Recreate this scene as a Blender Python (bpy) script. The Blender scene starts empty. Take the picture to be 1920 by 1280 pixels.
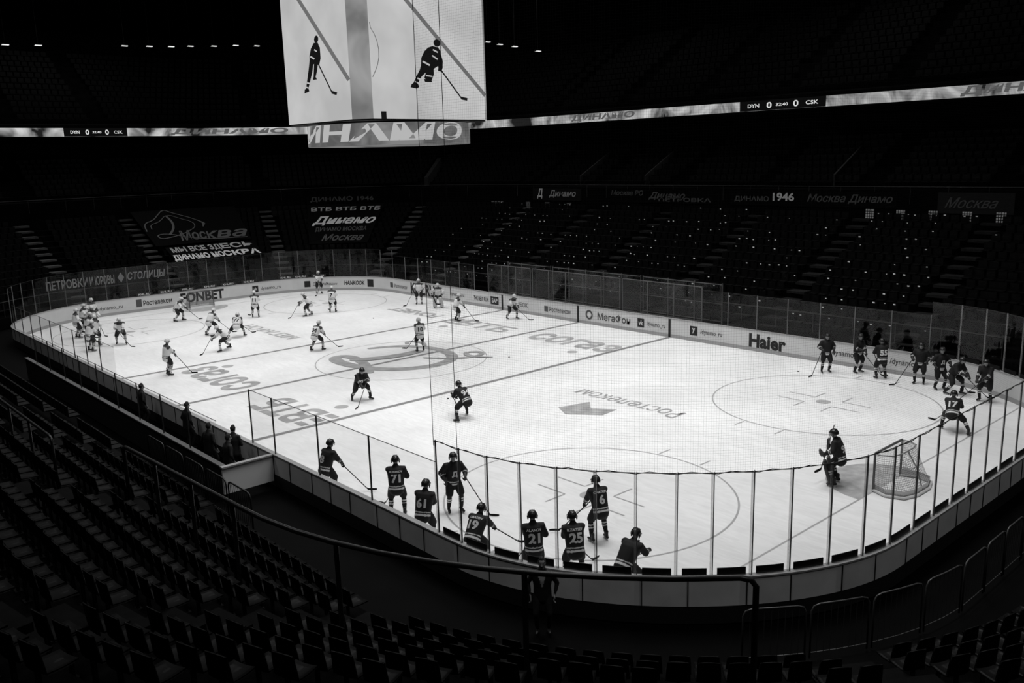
import bpy, math, random
import numpy as np
from mathutils import Vector, Matrix
from mathutils.bvhtree import BVHTree
random.seed(4)
SC=bpy.context.scene; COL=bpy.context.collection
SC.view_settings.view_transform='Standard'; SC.view_settings.look='None'
V=lambda *a:np.array(a,float)
def nrm(v): return v/(np.linalg.norm(v)+1e-12)

# ------------------------------------------------------------ materials
MATS={}
def gray(name,t,rough=.6,spec=.3,noise=0,nscale=5,emit=0):
    if name in MATS: return MATS[name]
    m=bpy.data.materials.new(name); m.use_nodes=True; nt=m.node_tree; b=nt.nodes['Principled BSDF']
    b.inputs['Base Color'].default_value=(t,t,t,1); b.inputs['Roughness'].default_value=rough
    b.inputs['Specular IOR Level'].default_value=spec
    if noise:
        tc=nt.nodes.new('ShaderNodeTexCoord'); n=nt.nodes.new('ShaderNodeTexNoise'); n.inputs['Scale'].default_value=nscale; n.inputs['Detail'].default_value=5
        r=nt.nodes.new('ShaderNodeMapRange'); r.inputs['From Min'].default_value=.3; r.inputs['From Max'].default_value=.7
        r.inputs['To Min'].default_value=t*(1-noise); r.inputs['To Max'].default_value=t*(1+noise)
        nt.links.new(tc.outputs['Object'],n.inputs['Vector']); nt.links.new(n.outputs['Fac'],r.inputs['Value']); nt.links.new(r.outputs[0],b.inputs['Base Color'])
    if emit:
        b.inputs['Emission Color'].default_value=(1,1,1,1); b.inputs['Emission Strength'].default_value=emit
    MATS[name]=m; return m
def emis(name,a,b=None,scale=2,lo=.4,hi=.6,dist=0):
    if name in MATS: return MATS[name]
    m=bpy.data.materials.new(name); m.use_nodes=True; nt=m.node_tree; nt.nodes.clear()
    e=nt.nodes.new('ShaderNodeEmission'); o=nt.nodes.new('ShaderNodeOutputMaterial'); nt.links.new(e.outputs[0],o.inputs[0])
    if b is None: e.inputs[0].default_value=(a,a,a,1)
    else:
        tc=nt.nodes.new('ShaderNodeTexCoord'); n=nt.nodes.new('ShaderNodeTexNoise'); n.inputs['Scale'].default_value=scale; n.inputs['Detail'].default_value=3; n.inputs['Distortion'].default_value=dist
        r=nt.nodes.new('ShaderNodeMapRange'); r.inputs['From Min'].default_value=lo; r.inputs['From Max'].default_value=hi
        r.inputs['To Min'].default_value=a; r.inputs['To Max'].default_value=b
        nt.links.new(tc.outputs['Object'],n.inputs['Vector']); nt.links.new(n.outputs['Fac'],r.inputs['Value']); nt.links.new(r.outputs[0],e.inputs[0])
    MATS[name]=m; return m
def tonemat(name,rough=.7):
    if name in MATS: return MATS[name]
    m=bpy.data.materials.new(name); m.use_nodes=True; nt=m.node_tree; b=nt.nodes['Principled BSDF']
    a=nt.nodes.new('ShaderNodeAttribute'); a.attribute_name='tone'; nt.links.new(a.outputs['Fac'],b.inputs['Base Color'])
    b.inputs['Roughness'].default_value=rough; b.inputs['Specular IOR Level'].default_value=.2
    MATS[name]=m; return m
def translu(name,t,fac):
    if name in MATS: return MATS[name]
    m=bpy.data.materials.new(name); m.use_nodes=True; nt=m.node_tree; nt.nodes.clear()
    o=nt.nodes.new('ShaderNodeOutputMaterial'); mx=nt.nodes.new('ShaderNodeMixShader'); a=nt.nodes.new('ShaderNodeBsdfTransparent'); g=nt.nodes.new('ShaderNodeBsdfDiffuse')
    a.inputs[0].default_value=(.88,.88,.88,1); g.inputs[0].default_value=(t,t,t,1); mx.inputs[0].default_value=fac
    nt.links.new(a.outputs[0],mx.inputs[1]); nt.links.new(g.outputs[0],mx.inputs[2]); nt.links.new(mx.outputs[0],o.inputs[0]); MATS[name]=m; return m
def glassmat(name,tr,gl,rough=.05):
    if name in MATS: return MATS[name]
    m=bpy.data.materials.new(name); m.use_nodes=True; nt=m.node_tree; nt.nodes.clear()
    o=nt.nodes.new('ShaderNodeOutputMaterial'); mx=nt.nodes.new('ShaderNodeMixShader'); t=nt.nodes.new('ShaderNodeBsdfTransparent'); g=nt.nodes.new('ShaderNodeBsdfGlossy')
    t.inputs[0].default_value=(tr,tr,tr,1); g.inputs[0].default_value=(1,1,1,1); g.inputs['Roughness'].default_value=rough; mx.inputs[0].default_value=gl
    nt.links.new(t.outputs[0],mx.inputs[1]); nt.links.new(g.outputs[0],mx.inputs[2]); nt.links.new(mx.outputs[0],o.inputs[0]); MATS[name]=m; return m
def netmat(name,pitch,frac,tone,diamond=False):
    if name in MATS: return MATS[name]
    m=bpy.data.materials.new(name); m.use_nodes=True; nt=m.node_tree; nt.nodes.clear(); N=nt.nodes.new; K=nt.links.new
    o=N('ShaderNodeOutputMaterial'); mx=N('ShaderNodeMixShader'); t=N('ShaderNodeBsdfTransparent'); d=N('ShaderNodeBsdfDiffuse'); d.inputs[0].default_value=(tone,tone,tone,1)
    uv=N('ShaderNodeUVMap'); uv.uv_map='UVMap'; sp=N('ShaderNodeSeparateXYZ'); K(uv.outputs[0],sp.inputs[0])
    def chan(src):
        a=N('ShaderNodeMath'); a.operation='DIVIDE'; a.inputs[1].default_value=pitch; K(src,a.inputs[0])
        b=N('ShaderNodeMath'); b.operation='FRACT'; K(a.outputs[0],b.inputs[0])
        c=N('ShaderNodeMath'); c.operation='LESS_THAN'; c.inputs[1].default_value=frac; K(b.outputs[0],c.inputs[0]); return c.outputs[0]
    mxm=N('ShaderNodeMath'); mxm.operation='MAXIMUM'; K(chan(sp.outputs[0]),mxm.inputs[0]); K(chan(sp.outputs[1]),mxm.inputs[1])
    K(mxm.outputs[0],mx.inputs[0]); K(t.outputs[0],mx.inputs[1]); K(d.outputs[0],mx.inputs[2]); K(mx.outputs[0],o.inputs[0]); MATS[name]=m; return m

# ------------------------------------------------------------ mesh helpers
class MB:
    def __init__(s): s.v=[]; s.f=[]; s.mi=[]
    def raw(s,v,f,mi=0):
        o=len(s.v); s.v+=[tuple(map(float,p)) for p in v]; s.f+=[tuple(i+o for i in q) for q in f]; s.mi+=[mi]*len(f); return s
    def box(s,c,h,R=None,mi=0,bev=0):
        c=np.array(c,float); R=np.eye(3) if R is None else R
        v=[c+R@(V(x*h[0],y*h[1],z*h[2])) for x in(-1,1) for y in(-1,1) for z in(-1,1)]
        return s.raw(v,[(0,1,3,2),(4,6,7,5),(0,4,5,1),(2,3,7,6),(0,2,6,4),(1,5,7,3)],mi)
    def tube(s,pts,rad,n=8,xax=None,round_=True,mi=0):
        pts=[np.array(p,float) for p in pts]; rad=[(r,r) if not hasattr(r,'__len__') else r for r in rad]
        if round_:
            d0=nrm(pts[0]-pts[1]); d1=nrm(pts[-1]-pts[-2]); r0=rad[0];r1=rad[-1]; m0=min(r0);m1=min(r1)
            pts=[pts[0]+d0*m0*.85,pts[0]+d0*m0*.5]+pts+[pts[-1]+d1*m1*.5,pts[-1]+d1*m1*.85]
            rad=[(r0[0]*.45,r0[1]*.45),(r0[0]*.85,r0[1]*.85)]+rad+[(r1[0]*.85,r1[1]*.85),(r1[0]*.45,r1[1]*.45)]
        V_=[];F_=[]; X=None
        for i,p in enumerate(pts):
            t=nrm((pts[min(i+1,len(pts)-1)]-pts[max(i-1,0)]))
            if X is None:
                X=np.array(xax,float) if xax is not None else (V(1,0,0) if abs(t[0])<.8 else V(0,1,0))
            elif xax is not None: X=np.array(xax,float)
            X=nrm(X-t*(X@t)); Y=np.cross(t,X)
            for k in range(n):
                a=2*math.pi*k/n; V_.append(p+X*rad[i][0]*math.cos(a)+Y*rad[i][1]*math.sin(a))
        for i in range(len(pts)-1):
            for k in range(n):
                F_.append((i*n+k,i*n+(k+1)%n,(i+1)*n+(k+1)%n,(i+1)*n+k))
        F_.append(tuple(range(n))[::-1]); F_.append(tuple((len(pts)-1)*n+k for k in range(n)))
        return s.raw(V_,F_,mi)
def mesh(mb,name,mats,smooth=False):
    me=bpy.data.meshes.new(name); me.from_pydata(mb.v,[],mb.f)
    for m in (mats if isinstance(mats,(list,tuple)) else [mats]): me.materials.append(m)
    if any(mb.mi): me.polygons.foreach_set('material_index',mb.mi)
    if smooth: me.polygons.foreach_set('use_smooth',[True]*len(mb.f))
    me.update(); return me
def obj(name,me,parent=None,loc=None,rot=None,label=None,cat=None,group=None,kind=None):
    o=bpy.data.objects.new(name,me); COL.objects.link(o)
    if loc is not None: o.location=loc
    if rot is not None: o.rotation_euler=rot
    if parent is not None: o.parent=parent
    if label: o['label']=label
    if cat: o['category']=cat
    if group: o['group']=group
    if kind: o['kind']=kind
    return o
def shifted(mb,org):
    mb.v=[(a-org[0],b-org[1],c-org[2]) for a,b,c in mb.v]; return mb
_TX={}
def textmesh(body,bold=0.0,shear=0.0):
    k=(body,bold,shear)
    if k in _TX: return _TX[k]
    t=bpy.data.curves.new('tmp','FONT'); t.body=body; t.size=1; t.offset=bold; t.shear=shear; t.resolution_u=3; t.align_x='LEFT'
    o=bpy.data.objects.new('tmp',t); COL.objects.link(o); dg=bpy.context.evaluated_depsgraph_get(); dg.update()
    me=bpy.data.meshes.new_from_object(o.evaluated_get(dg)); 
    v=np.array([q.co[:] for q in me.vertices])[:,:2]; f=[tuple(p.vertices) for p in me.polygons]
    bpy.data.objects.remove(o); bpy.data.curves.remove(t); bpy.data.meshes.remove(me)
    mn=v.min(0); mx=v.max(0); v=(v-mn); _TX[k]=(v,f,mx-mn); return _TX[k]

# ------------------------------------------------------------ rink perimeter
W,YN,YF,RC=13.45,-29.0,28.2,7.5
a_,b_,w_=YF-RC,YN+RC,W-RC; q_=math.pi/2*RC
SEG=[a_-b_,q_,2*w_,q_,a_-b_,q_,2*w_,q_]; LT=sum(SEG)
def PER0(s,d):
    k=(s-b_)%LT
    for i,L in enumerate(SEG):
        if k<=L: break
        k-=L
    if i==0: return V(W+d,b_+k),V(1,0)
    if i==2: return V(w_-k,YF+d),V(0,1)
    if i==4: return V(-W-d,a_-k),V(-1,0)
    if i==6: return V(-w_+k,YN-d),V(0,-1)
    c={1:(w_,a_,0),3:(-w_,a_,90),5:(-w_,b_,180),7:(w_,b_,270)}[i]
    t=math.radians(c[2])+k/RC; n=V(math.cos(t),math.sin(t)); return V(c[0],c[1])+n*(RC+d-.27*math.sin(2*k/RC)**2),n
def PER(s,d):
    p,n=PER0(s,d)
    if p[1]>10: p[1]-=min(p[1]-10,18.2)*.045
    return p,n
def PS(s,d,z): p,_=PER(s,d); return V(p[0],p[1],z)
def stretch(s,d):
    k=(s-b_)%LT
    for i,L in enumerate(SEG):
        if k<=L: break
        k-=L
    return 1.0 if i%2==0 else (RC+d)/RC
def srange(s0,s1,step=.4):
    n=max(1,int(math.ceil(abs(s1-s0)/step))); return [s0+(s1-s0)*i/n for i in range(n+1)]
def wallstrip(mb,s0,s1,d0,d1,z0,z1,step=.4,mi=0):
    ss=srange(s0,s1,step); v=[];f=[]
    for s in ss: v+=[PS(s,d0,z0),PS(s,d0,z1),PS(s,d1,z1),PS(s,d1,z0)]
    for i in range(len(ss)-1):
        for k in range(4): f.append((i*4+k,i*4+(k+1)%4,i*4+4+(k+1)%4,i*4+4+k))
    f.append((3,2,1,0)); e=(len(ss)-1)*4; f.append((e,e+1,e+2,e+3)); return mb.raw(v,f,mi)
def sheet(mb,s0,s1,A,B,step=.5,mi=0,drape=None):
    ss=srange(s0,s1,step); v=[];f=[]
    for s in ss: v+=[PS(s,*A),PS(s,*B)]
    for i in range(len(ss)-1): f.append((2*i,2*i+1,2*i+3,2*i+2))
    return mb.raw(v,f,mi)
def ptext(body,sL,sR,A,B,parent,org,mat,name='lettering',bold=.02,shear=0,keep=False):
    v,f,sz=textmesh(body,bold,shear); mb=MB(); P=[]
    for x,y in v:
        s=sL+(sR-sL)*x/sz[0]; t=y/sz[1]; P.append(PS(s,A[0]+(B[0]-A[0])*t,A[1]+(B[1]-A[1])*t))
    mb.raw(P,f); return obj(name,mesh(shifted(mb,org),name,mat),parent)

# ------------------------------------------------------------ base materials
m_ice=gray('ice_surface',.74,.32,.25)
nt=m_ice.node_tree; b=nt.nodes['Principled BSDF']; N=nt.nodes.new; K=nt.links.new
tc=N('ShaderNodeTexCoord'); n1=N('ShaderNodeTexNoise'); n1.inputs['Scale'].default_value=.22; n1.inputs['Detail'].default_value=6
mp=N('ShaderNodeMapping'); mp.inputs['Scale'].default_value=(1.2,.25,1); mp.inputs['Rotation'].default_value=(0,0,.4); n2=N('ShaderNodeTexNoise'); n2.inputs['Scale'].default_value=4; n2.inputs['Detail'].default_value=8; n2.inputs['Distortion'].default_value=1.5
K(tc.outputs['Object'],n1.inputs['Vector']); K(tc.outputs['Object'],mp.inputs['Vector']); K(mp.outputs[0],n2.inputs['Vector'])
mr=N('ShaderNodeMapRange'); mr.inputs['From Min'].default_value=.3; mr.inputs['From Max'].default_value=.7; mr.inputs['To Min'].default_value=.64; mr.inputs['To Max'].default_value=.78; K(n1.outputs['Fac'],mr.inputs['Value'])
mr2=N('ShaderNodeMapRange'); mr2.inputs['From Min'].default_value=.35; mr2.inputs['From Max'].default_value=.65; mr2.inputs['To Min'].default_value=.94; mr2.inputs['To Max'].default_value=1.05; K(n2.outputs['Fac'],mr2.inputs['Value'])
mu=N('ShaderNodeMath'); mu.operation='MULTIPLY'; K(mr.outputs[0],mu.inputs[0]); K(mr2.outputs[0],mu.inputs[1]); K(mu.outputs[0],b.inputs['Base Color'])
m_cline=gray('painted_line_mid',.20,.4,noise=.25); m_circ=gray('painted_circle',.34,.4)
m_ad=gray('ice_paint_grey',.30,.4,noise=.25,nscale=2); m_adl=gray('ice_paint_light',.33,.4,noise=.25,nscale=2)
m_board=gray('board_white',.52,.35,.3,noise=.06,nscale=1); m_cap=gray('board_cap',.30,.4); m_kick=gray('board_kick',.3,.5); m_out=gray('board_outer',.62,.5,noise=.15,nscale=1); m_outd=gray('board_outer_dark',.012,.6)
m_ink=gray('ad_ink',.012,.5); m_ink2=gray('ad_ink_grey',.07,.5)
m_blk=gray('black_plastic',.006,.5,.12)
m_post=translu('pane_edge',.75,.18); m_postd=gray('dark_post',.02,.4)
m_conc=gray('stand_concrete',.0018,.8,.015,noise=.5,nscale=1.5); m_seat=gray('seat_plastic',.0018,.5,.09); m_seatn=gray('near_seat_plastic',.0012,.45,.09); m_glint=gray('seat_painted_glint',.8,.5)
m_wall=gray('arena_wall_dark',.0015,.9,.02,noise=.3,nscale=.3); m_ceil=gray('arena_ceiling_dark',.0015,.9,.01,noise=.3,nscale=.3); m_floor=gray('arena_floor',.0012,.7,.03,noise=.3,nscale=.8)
m_rail=gray('rail_metal',.006,.35,.35); m_railg=gray('rail_metal_grey',.04,.35,.5); m_glass=glassmat('rink_glass',.93,.012); m_glass2=glassmat('booth_glass',.85,.02)
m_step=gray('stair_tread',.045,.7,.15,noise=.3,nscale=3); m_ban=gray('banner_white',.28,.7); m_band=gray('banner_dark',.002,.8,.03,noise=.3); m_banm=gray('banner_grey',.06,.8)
m_dim=gray('banner_dim',.002,.8,.03,noise=.4); m_bright=gray('banner_bright',.5,.7)
m_white=gray('white_paint',.6,.4); m_fig=tonemat('figure_cloth'); m_lh=gray('helmet_white',.5,.3,.5); m_dh=gray('helmet_dark',.012,.25,.4)
m_boot=gray('skate_boot',.012,.35); m_steel=gray('skate_steel',.5,.25,.6); m_shaft=gray('stick_shaft',.02,.4); m_num=gray('number_white',.55,.6); m_numd=gray('number_dark',.02,.6)
m_pad=gray('goalie_pad_white',.45,.6); m_padd=gray('goalie_pad_dark',.05,.5); m_hair=gray('hair_dark',.01,.7)
m_fpost=gray('far_post',.14,.4,.5); m_brail=gray('booth_rail',.10,.4,.5); m_frail=gray('rail_far',.03,.4,.3)

# ------------------------------------------------------------ room
def room(name,c,h,mat):
    mb=MB().box((0,0,0),h); return obj(name,mesh(mb,name,mat),loc=c,kind='structure')
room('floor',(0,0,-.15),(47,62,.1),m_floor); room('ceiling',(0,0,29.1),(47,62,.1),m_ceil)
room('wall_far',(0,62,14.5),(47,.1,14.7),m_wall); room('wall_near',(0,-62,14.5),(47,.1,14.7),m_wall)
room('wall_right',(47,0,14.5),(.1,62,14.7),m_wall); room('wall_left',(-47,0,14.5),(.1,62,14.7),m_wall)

# ------------------------------------------------------------ ice
mb=MB(); ss=srange(b_,b_+LT-.3,.6); n=len(ss); top=[PS(s,0,0) for s in ss]; bot=[PS(s,0,-.05) for s in ss]
mb.raw(top+bot,[tuple(range(n)),tuple(range(2*n-1,n-1,-1))]+[(i,i+n,(i+1)%n+n,(i+1)%n) for i in range(n)])
ICE=obj('ice_rink',mesh(mb,'ice_rink',m_ice),label='bright white ice sheet with painted lines inside the boards',cat='ice rink')
def flat(name,pts,mat,z):
    mb=MB().raw([(x,y,z) for x,y in pts],[tuple(range(len(pts)))]); return obj(name,mesh(mb,name,mat),ICE)
def ring(name,cx,cy,r,wd,mat,z,a0=0,a1=360,n=96):
    mb=MB(); v=[];f=[]
    for i in range(n+1):
        t=math.radians(a0+(a1-a0)*i/n); v+=[(cx+(r-wd)*math.cos(t),cy+(r-wd)*math.sin(t),z),(cx+r*math.cos(t),cy+r*math.sin(t),z)]
    for i in range(n): f.append((2*i,2*i+1,2*i+3,2*i+2))
    return obj(name,mesh(mb.raw(v,f),name,mat),ICE)
def rect(name,x0,x1,y0,y1,mat,z): return flat(name,[(x0,y0),(x1,y0),(x1,y1),(x0,y1)],mat,z)
rect('blue_line',-W+.02,W-.02,-7.27,-7.0,m_cline,.004); rect('blue_line',-W+.02,W-.02,6.95,7.22,m_cline,.004)
rect('centre_line',-W+.02,W-.02,-.13,.13,m_cline,.004)
rect('goal_line',-11.5,11.5,-26.03,-25.97,m_circ,.004); rect('goal_line',-11.0,11.0,25.37,25.43,m_circ,.004)
ring('centre_circle',0,0,4.5,.06,m_circ,.005)
for sx in(-1,1):
    for sy,yy in((-1,-20),(1,19.8)):
        cx=sx*7.1; ring('faceoff_circle',cx,yy,4.5,.06,m_circ,.005); ring('faceoff_dot',cx,yy,.3,.3,m_circ,.006,n=24)
        for ux in(-1,1):
            for uy in(-1,1):
                rect('faceoff_mark',cx+ux*.45-.03,cx+ux*.45+.03,min(yy+uy*.6,yy+uy*1.8),max(yy+uy*.6,yy+uy*1.8),m_circ,.006)
                rect('faceoff_mark',min(cx+ux*.48,cx+ux*1.3),max(cx+ux*.48,cx+ux*1.3),yy+uy*.6-.03,yy+uy*.6+.03,m_circ,.007)
        for uy in(-1,1):
            for ux in(-1,1):
                xa=cx+ux*4.5; rect('hash_mark',min(xa,xa+ux*.6),max(xa,xa+ux*.6),yy+uy*.85-.03,yy+uy*.85+.03,m_circ,.006)
    for yy in(-5.6,5.6): ring('faceoff_dot',sx*7.1,yy,.3,.3,m_circ,.006,n=24)
m_crease=gray('crease_paint',.36,.4,noise=.25,nscale=3)
for yy,a0 in((-26,0),(25.4,180)):
    sg=1 if yy<0 else -1
    pts=[(1.8*math.cos(math.radians(i*6)),yy+sg*1.8*math.sin(math.radians(i*6))) for i in range(31)]
    flat('goal_crease',pts if sg>0 else pts[::-1],m_crease,.003)
def icetext(body,org,ux,uy,width,height,mat=m_ad,bold=.03,shear=0):
    v,f,sz=textmesh(body,bold,shear); org=V(*org);ux=V(*ux);uy=V(*uy)
    P=[tuple(org+ux*(x/sz[0]*width)+uy*(y/sz[1]*height))+(.007,) for x,y in v]
    return obj('ice_lettering',mesh(MB().raw(P,f),'ice_lettering',mat),ICE)
icetext('Ростелеком',(2.0,-16.9),(0,1),(-1,0),5.6,.95,bold=.005)
flat('ice_logo',[(.6,-12.9),(-.9,-12.5),(-1.4,-13.4),(-.5,-14.6),(.5,-14.5),(-.1,-13.6)],m_ad,.007)
icetext('согаз',(8.0,-.8),(0,-1),(1,0),6.2,1.9,m_adl); icetext('ВТБ',(8.0,5.9),(0,-1),(1,0),4.6,1.7,m_adl)
for k in range(3): rect('ice_logo_bar',8.0+k*.6,8.35+k*.6,6.0+.2*k,7.0+.2*k-.1,m_adl,.009)
icetext('согаз',(-7.5,.6),(0,1),(-1,0),5.8,1.9); icetext('ВТБ',(-7.9,-6.0),(0,1),(-1,0),3.7,2.0)
for k in range(3): rect('ice_logo_bar',-8.3-k*.7,-7.95-k*.7,-6.85,-6.2,m_ad,.009)
icetext('FONBET',(9.6,8.6),(0,1),(-1,0),5.2,1.2)
icetext('МЕГАФОН',(-.6,9.5),(0,1),(-1,0),6.4,1.0,m_adl)
def stroke(pts,wd,name='ice_logo',mat=m_ad,z=.007,close=False):
    P=np.array(pts,float)
    for _ in range(2):
        Q=[P[0]]
        for i in range(len(P)-1): Q+=[P[i]*.75+P[i+1]*.25,P[i]*.25+P[i+1]*.75]
        Q.append(P[-1]); P=np.array(Q)
    v=[];f=[]
    for i in range(len(P)):
        t=nrm(P[min(i+1,len(P)-1)]-P[max(i-1,0)]); nn=V(-t[1],t[0]); ww=wd*(.45+.55*abs(math.sin(math.pi*i/(len(P)-1)))**.5)
        for s_ in(-.5,.5): q=P[i]+nn*ww*s_; v.append((q[1],-q[0],z+.012*i/(len(P)-1)))
    for i in range(len(P)-1): f.append((2*i,2*i+1,2*i+3,2*i+2))
    return obj(name,mesh(MB().raw(v,f),name,mat),ICE)
stroke([(-3.6,.2),(-2.9,1.9),(-.6,2.9),(1.9,2.2),(2.7,.2),(1.6,-1.9),(-.6,-2.7),(-2.6,-2.6),(-3.2,-1.9),(-2.4,-1.5),(-.6,-1.9),(1.4,-2.9)],.7)
stroke([(-.9,1.9),(-.7,.6),(-1.1,-1),(-1.9,-2.0)],.75,z=.021); stroke([(.6,.9),(2.2,1.9),(2.6,3.4),(1.8,3.9),(1.3,3.2),(2.2,2.7),(3.4,3.4)],.3,z=.022)
stroke([(-2.9,2.4),(-3.6,2.9),(-2.6,3.3),(-1.6,2.7)],.3,z=.023)

# ------------------------------------------------------------ boards
BH=1.11
knots=[-21.5,-17.9,-14.3,-10.7,-7.14,-3.57,0,3.57,7.14,10.5,13.9,17.3,20.7]
s=20.7
for L,nn in((q_,5),(2*w_,4),(q_,5)):
    knots+= [s+L*(i+1)/nn for i in range(nn)]; s+=L
near0=s
knots+=[s+(a_-b_)*(i+1)/12 for i in range(12)]; s+=a_-b_
for L,nn in((q_,5),(2*w_,4),(q_,5)):
    knots+= [s+L*(i+1)/nn for i in range(nn)]; s+=L
BO=[]
for i in range(len(knots)-1):
    s0,s1=knots[i],knots[i+1]; org=PS((s0+s1)/2,.06,0)
    near=(s0>=near0-12)
    e=bpy.data.objects.new('dasher_board',None); COL.objects.link(e); e.location=org
    e['label']='rink board seen from its grey outer side with a cap rail' if near else 'white rink board with advertising and a cap rail'
    e['category']='rink board'; e['group']='boards around the ice'
    mb=MB(); wallstrip(mb,s0,s1,0,.02,.2,BH-.04); obj('panel',mesh(shifted(mb,org),'panel',m_board),e)
    mb=MB(); wallstrip(mb,s0,s1,.02,.13,.42,BH-.04); obj('frame_panel',mesh(shifted(mb,org),'frame_panel',m_out),e)
    mb=MB(); wallstrip(mb,s0,s1,.02,.12,0.0,.42); obj('base_panel',mesh(shifted(mb,org),'base_panel',m_outd),e)
    mb=MB(); wallstrip(mb,s0,s1,-.01,.02,0,.2); obj('kick_strip',mesh(shifted(mb,org),'kick_strip',m_kick),e)
    mb=MB(); wallstrip(mb,s0,s1,-.02,.15,BH-.04,BH); obj('cap_rail',mesh(shifted(mb,org),'cap_rail',m_cap),e)
    if near:
        for sj in srange(s0+.15,s1-.15,1.2)[:-1]:
            mb=MB(); wallstrip(mb,sj,sj+.02,.13,.15,0.42,BH-.04); obj('rib',mesh(shifted(mb,org),'rib',m_outd),e)
    BO.append((s0,s1,e,org))
def board_at(s):
    for s0,s1,e,o in BO:
        if s0<=s<=s1 or s0<=s+LT<=s1: return e,o
    return BO[0][2],BO[0][3]
for s in(7.14,0,-7.14):
    e,o=board_at(s-.01); mb=MB(); wallstrip(mb,s-.08,s+.08,-.012,.0,.02,BH+.0); obj('seam_strip',mesh(shifted(mb,o),'seam_strip',m_ink),e)
def ad(body,sc,width,z0,z1,mat=m_ink,bold=.02,shear=0):
    e,o=board_at(sc); ptext(body,sc+width/2,sc-width/2,(-.010,z0),(-.010,z1),e,o,mat,bold=bold,shear=shear)
def adbox(sc,wd,z0,z1,mat=m_ink):
    e,o=board_at(sc); mb=MB(); sheet(mb,sc+wd/2,sc-wd/2,(-.006,z0),(-.006,z1),.1); obj('advert_patch',mesh(shifted(mb,o),'advert_patch',mat),e)
ad('Haier',-13.4,2.15,.2,.93,bold=.04); ad('/dynamo_ru',-17.7,1.7,.38,.74,m_ink2,.01); ad('/dynamo_ru',-9.95,1.4,.4,.74,m_ink2,.01)
adbox(-8.8,.5,.33,.85); ad('y',-8.8,.2,.44,.74,m_board,.03); ad('МегаФон',-2.95,2.6,.36,.84,m_ink2,.02)
e,o=board_at(-.9); mb=MB(); v=[];f=[]; rr=.3
for i in range(25):
    t=2*math.pi*i/24; v+=[PS(-.95+rr*math.cos(t),-.010,.6+rr*math.sin(t)),PS(-.95+rr*.6*math.cos(t),-.010,.6+rr*.6*math.sin(t))]
for i in range(24): f.append((2*i,2*i+1,2*i+3,2*i+2))
obj('advert_logo',mesh(shifted(mb.raw(v,f),o),'advert_logo',m_ink2),e)
adbox(-5.05,.5,.33,.85); ad('vk',-5.05,.34,.44,.74,m_board,.03); ad('/dynamo_ru',-6.15,1.35,.4,.74,m_ink2,.01)
adbox(-24.4,.6,.25,.9); ad('f',-24.4,.2,.36,.8,m_board,.03); ad('/dynamo_ru',-20.6,1.6,.38,.74,m_ink2,.01)
ad('Ростелеком',1.6,1.9,.42,.74,m_ink2,.01); adbox(2.85,.35,.38,.75,m_ink2); ad('THE BEST RUN',9.4,1.6,.42,.72,m_ink,.02); adbox(7.95,.85,.3,.86); ad('SAP',7.95,.6,.42,.74,m_board,.03)
ad('КУБОК',5.2,1.2,.42,.74,m_ink2,.01); ad('dynamo_ru',12.2,1.7,.4,.74,m_ink2,.01); ad('KHL.RU',16.6,3.2,.12,1.0,m_ink,.05)
ad('Ростелеком',19.6,1.8,.4,.72,m_ink2,.01); adbox(20.9,.4,.38,.78,m_ink2); ad('HANKOOK',24.8,1.9,.42,.78,m_ink,.03,.2); adbox(23.3,.6,.28,.9)
ad('ДинамоMoscow',27.4,2.1,.38,.7,m_ink2,.01); adbox(28.9,.5,.34,.84); ad('dynamo_ru',31.9,1.7,.38,.7,m_ink2,.01); adbox(33.2,.5,.34,.84); ad('vk',33.2,.3,.46,.72,m_board)
ad('FONBET',37.5,3.4,.2,.96,m_ink,.04); ad('Ростелеком',40.9,2.1,.4,.78,m_ink,.02); adbox(42.25,.4,.36,.9,m_ink2)
ad('dynamo_ru',44.2,1.6,.38,.7,m_ink2,.01); adbox(45.4,.5,.34,.84)
for sc in(41.8,40.2,38.6,36.9,35.4,33.7,29.4,30.6,27.9):
    e,o=board_at(sc); mb=MB(); wallstrip(mb,sc-.6,sc+.6,.0,.03,BH+.01,BH+.26); obj('top_sign',mesh(shifted(mb,o),'top_sign',m_ink),e)
    ptext('KHL.RU',sc+.42,sc-.42,(-.006,BH+.06),(-.006,BH+.2),e,o,m_num)

# ------------------------------------------------------------ glass
def glass(s0,s1,z0,z1,d=.06,posts=True,mat=None,pm=None,pw=.03,pads=False,label='clear rink glass pane with a slim upright post',group='glass around the rink',step=.3):
    org=PS((s0+s1)/2,d,z0); e=bpy.data.objects.new('glass_barrier',None); COL.objects.link(e); e.location=org
    e['label']=label; e['category']='glass barrier'; e['group']=group
    mb=MB(); wallstrip(mb,s0+.01,s1-.01,d-.006,d+.006,z0+.0,z1,step); obj('pane',mesh(shifted(mb,org),'pane',mat or m_glass),e)
    mb=MB(); wallstrip(mb,s0+.01,s1-.01,d-.008,d+.008,z1,z1+.014,step); obj('top_trim',mesh(shifted(mb,org),'top_trim',m_postd),e)
    mb=MB(); wallstrip(mb,s0-pw,s0+pw*.4,d-.02,d+.02,z0,z1+.02,1); obj('post',mesh(shifted(mb,org),'post',pm or m_post),e)
    if pads:
        mb=MB(); wallstrip(mb,s0+pw*.4,s0+pw*.4+.012,d-.02,d+.02,z0,z1+.03,1); obj('post_gasket',mesh(shifted(mb,org),'post_gasket',m_postd),e)
        mb=MB(); wallstrip(mb,s0+.14,s1-.1,d-.05,d-.03,z0,z0+.17,step); obj('advert_pad',mesh(shifted(mb,org),'advert_pad',m_blk),e)
    return e
nearp=[87.5,89.1,91.9,94.7,97.7]
for i in range(len(nearp)-1): glass(nearp[i],nearp[i+1],BH,2.95,pm=m_postd,pw=.022,label='tall side glass pane with a dark upright post')
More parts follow.
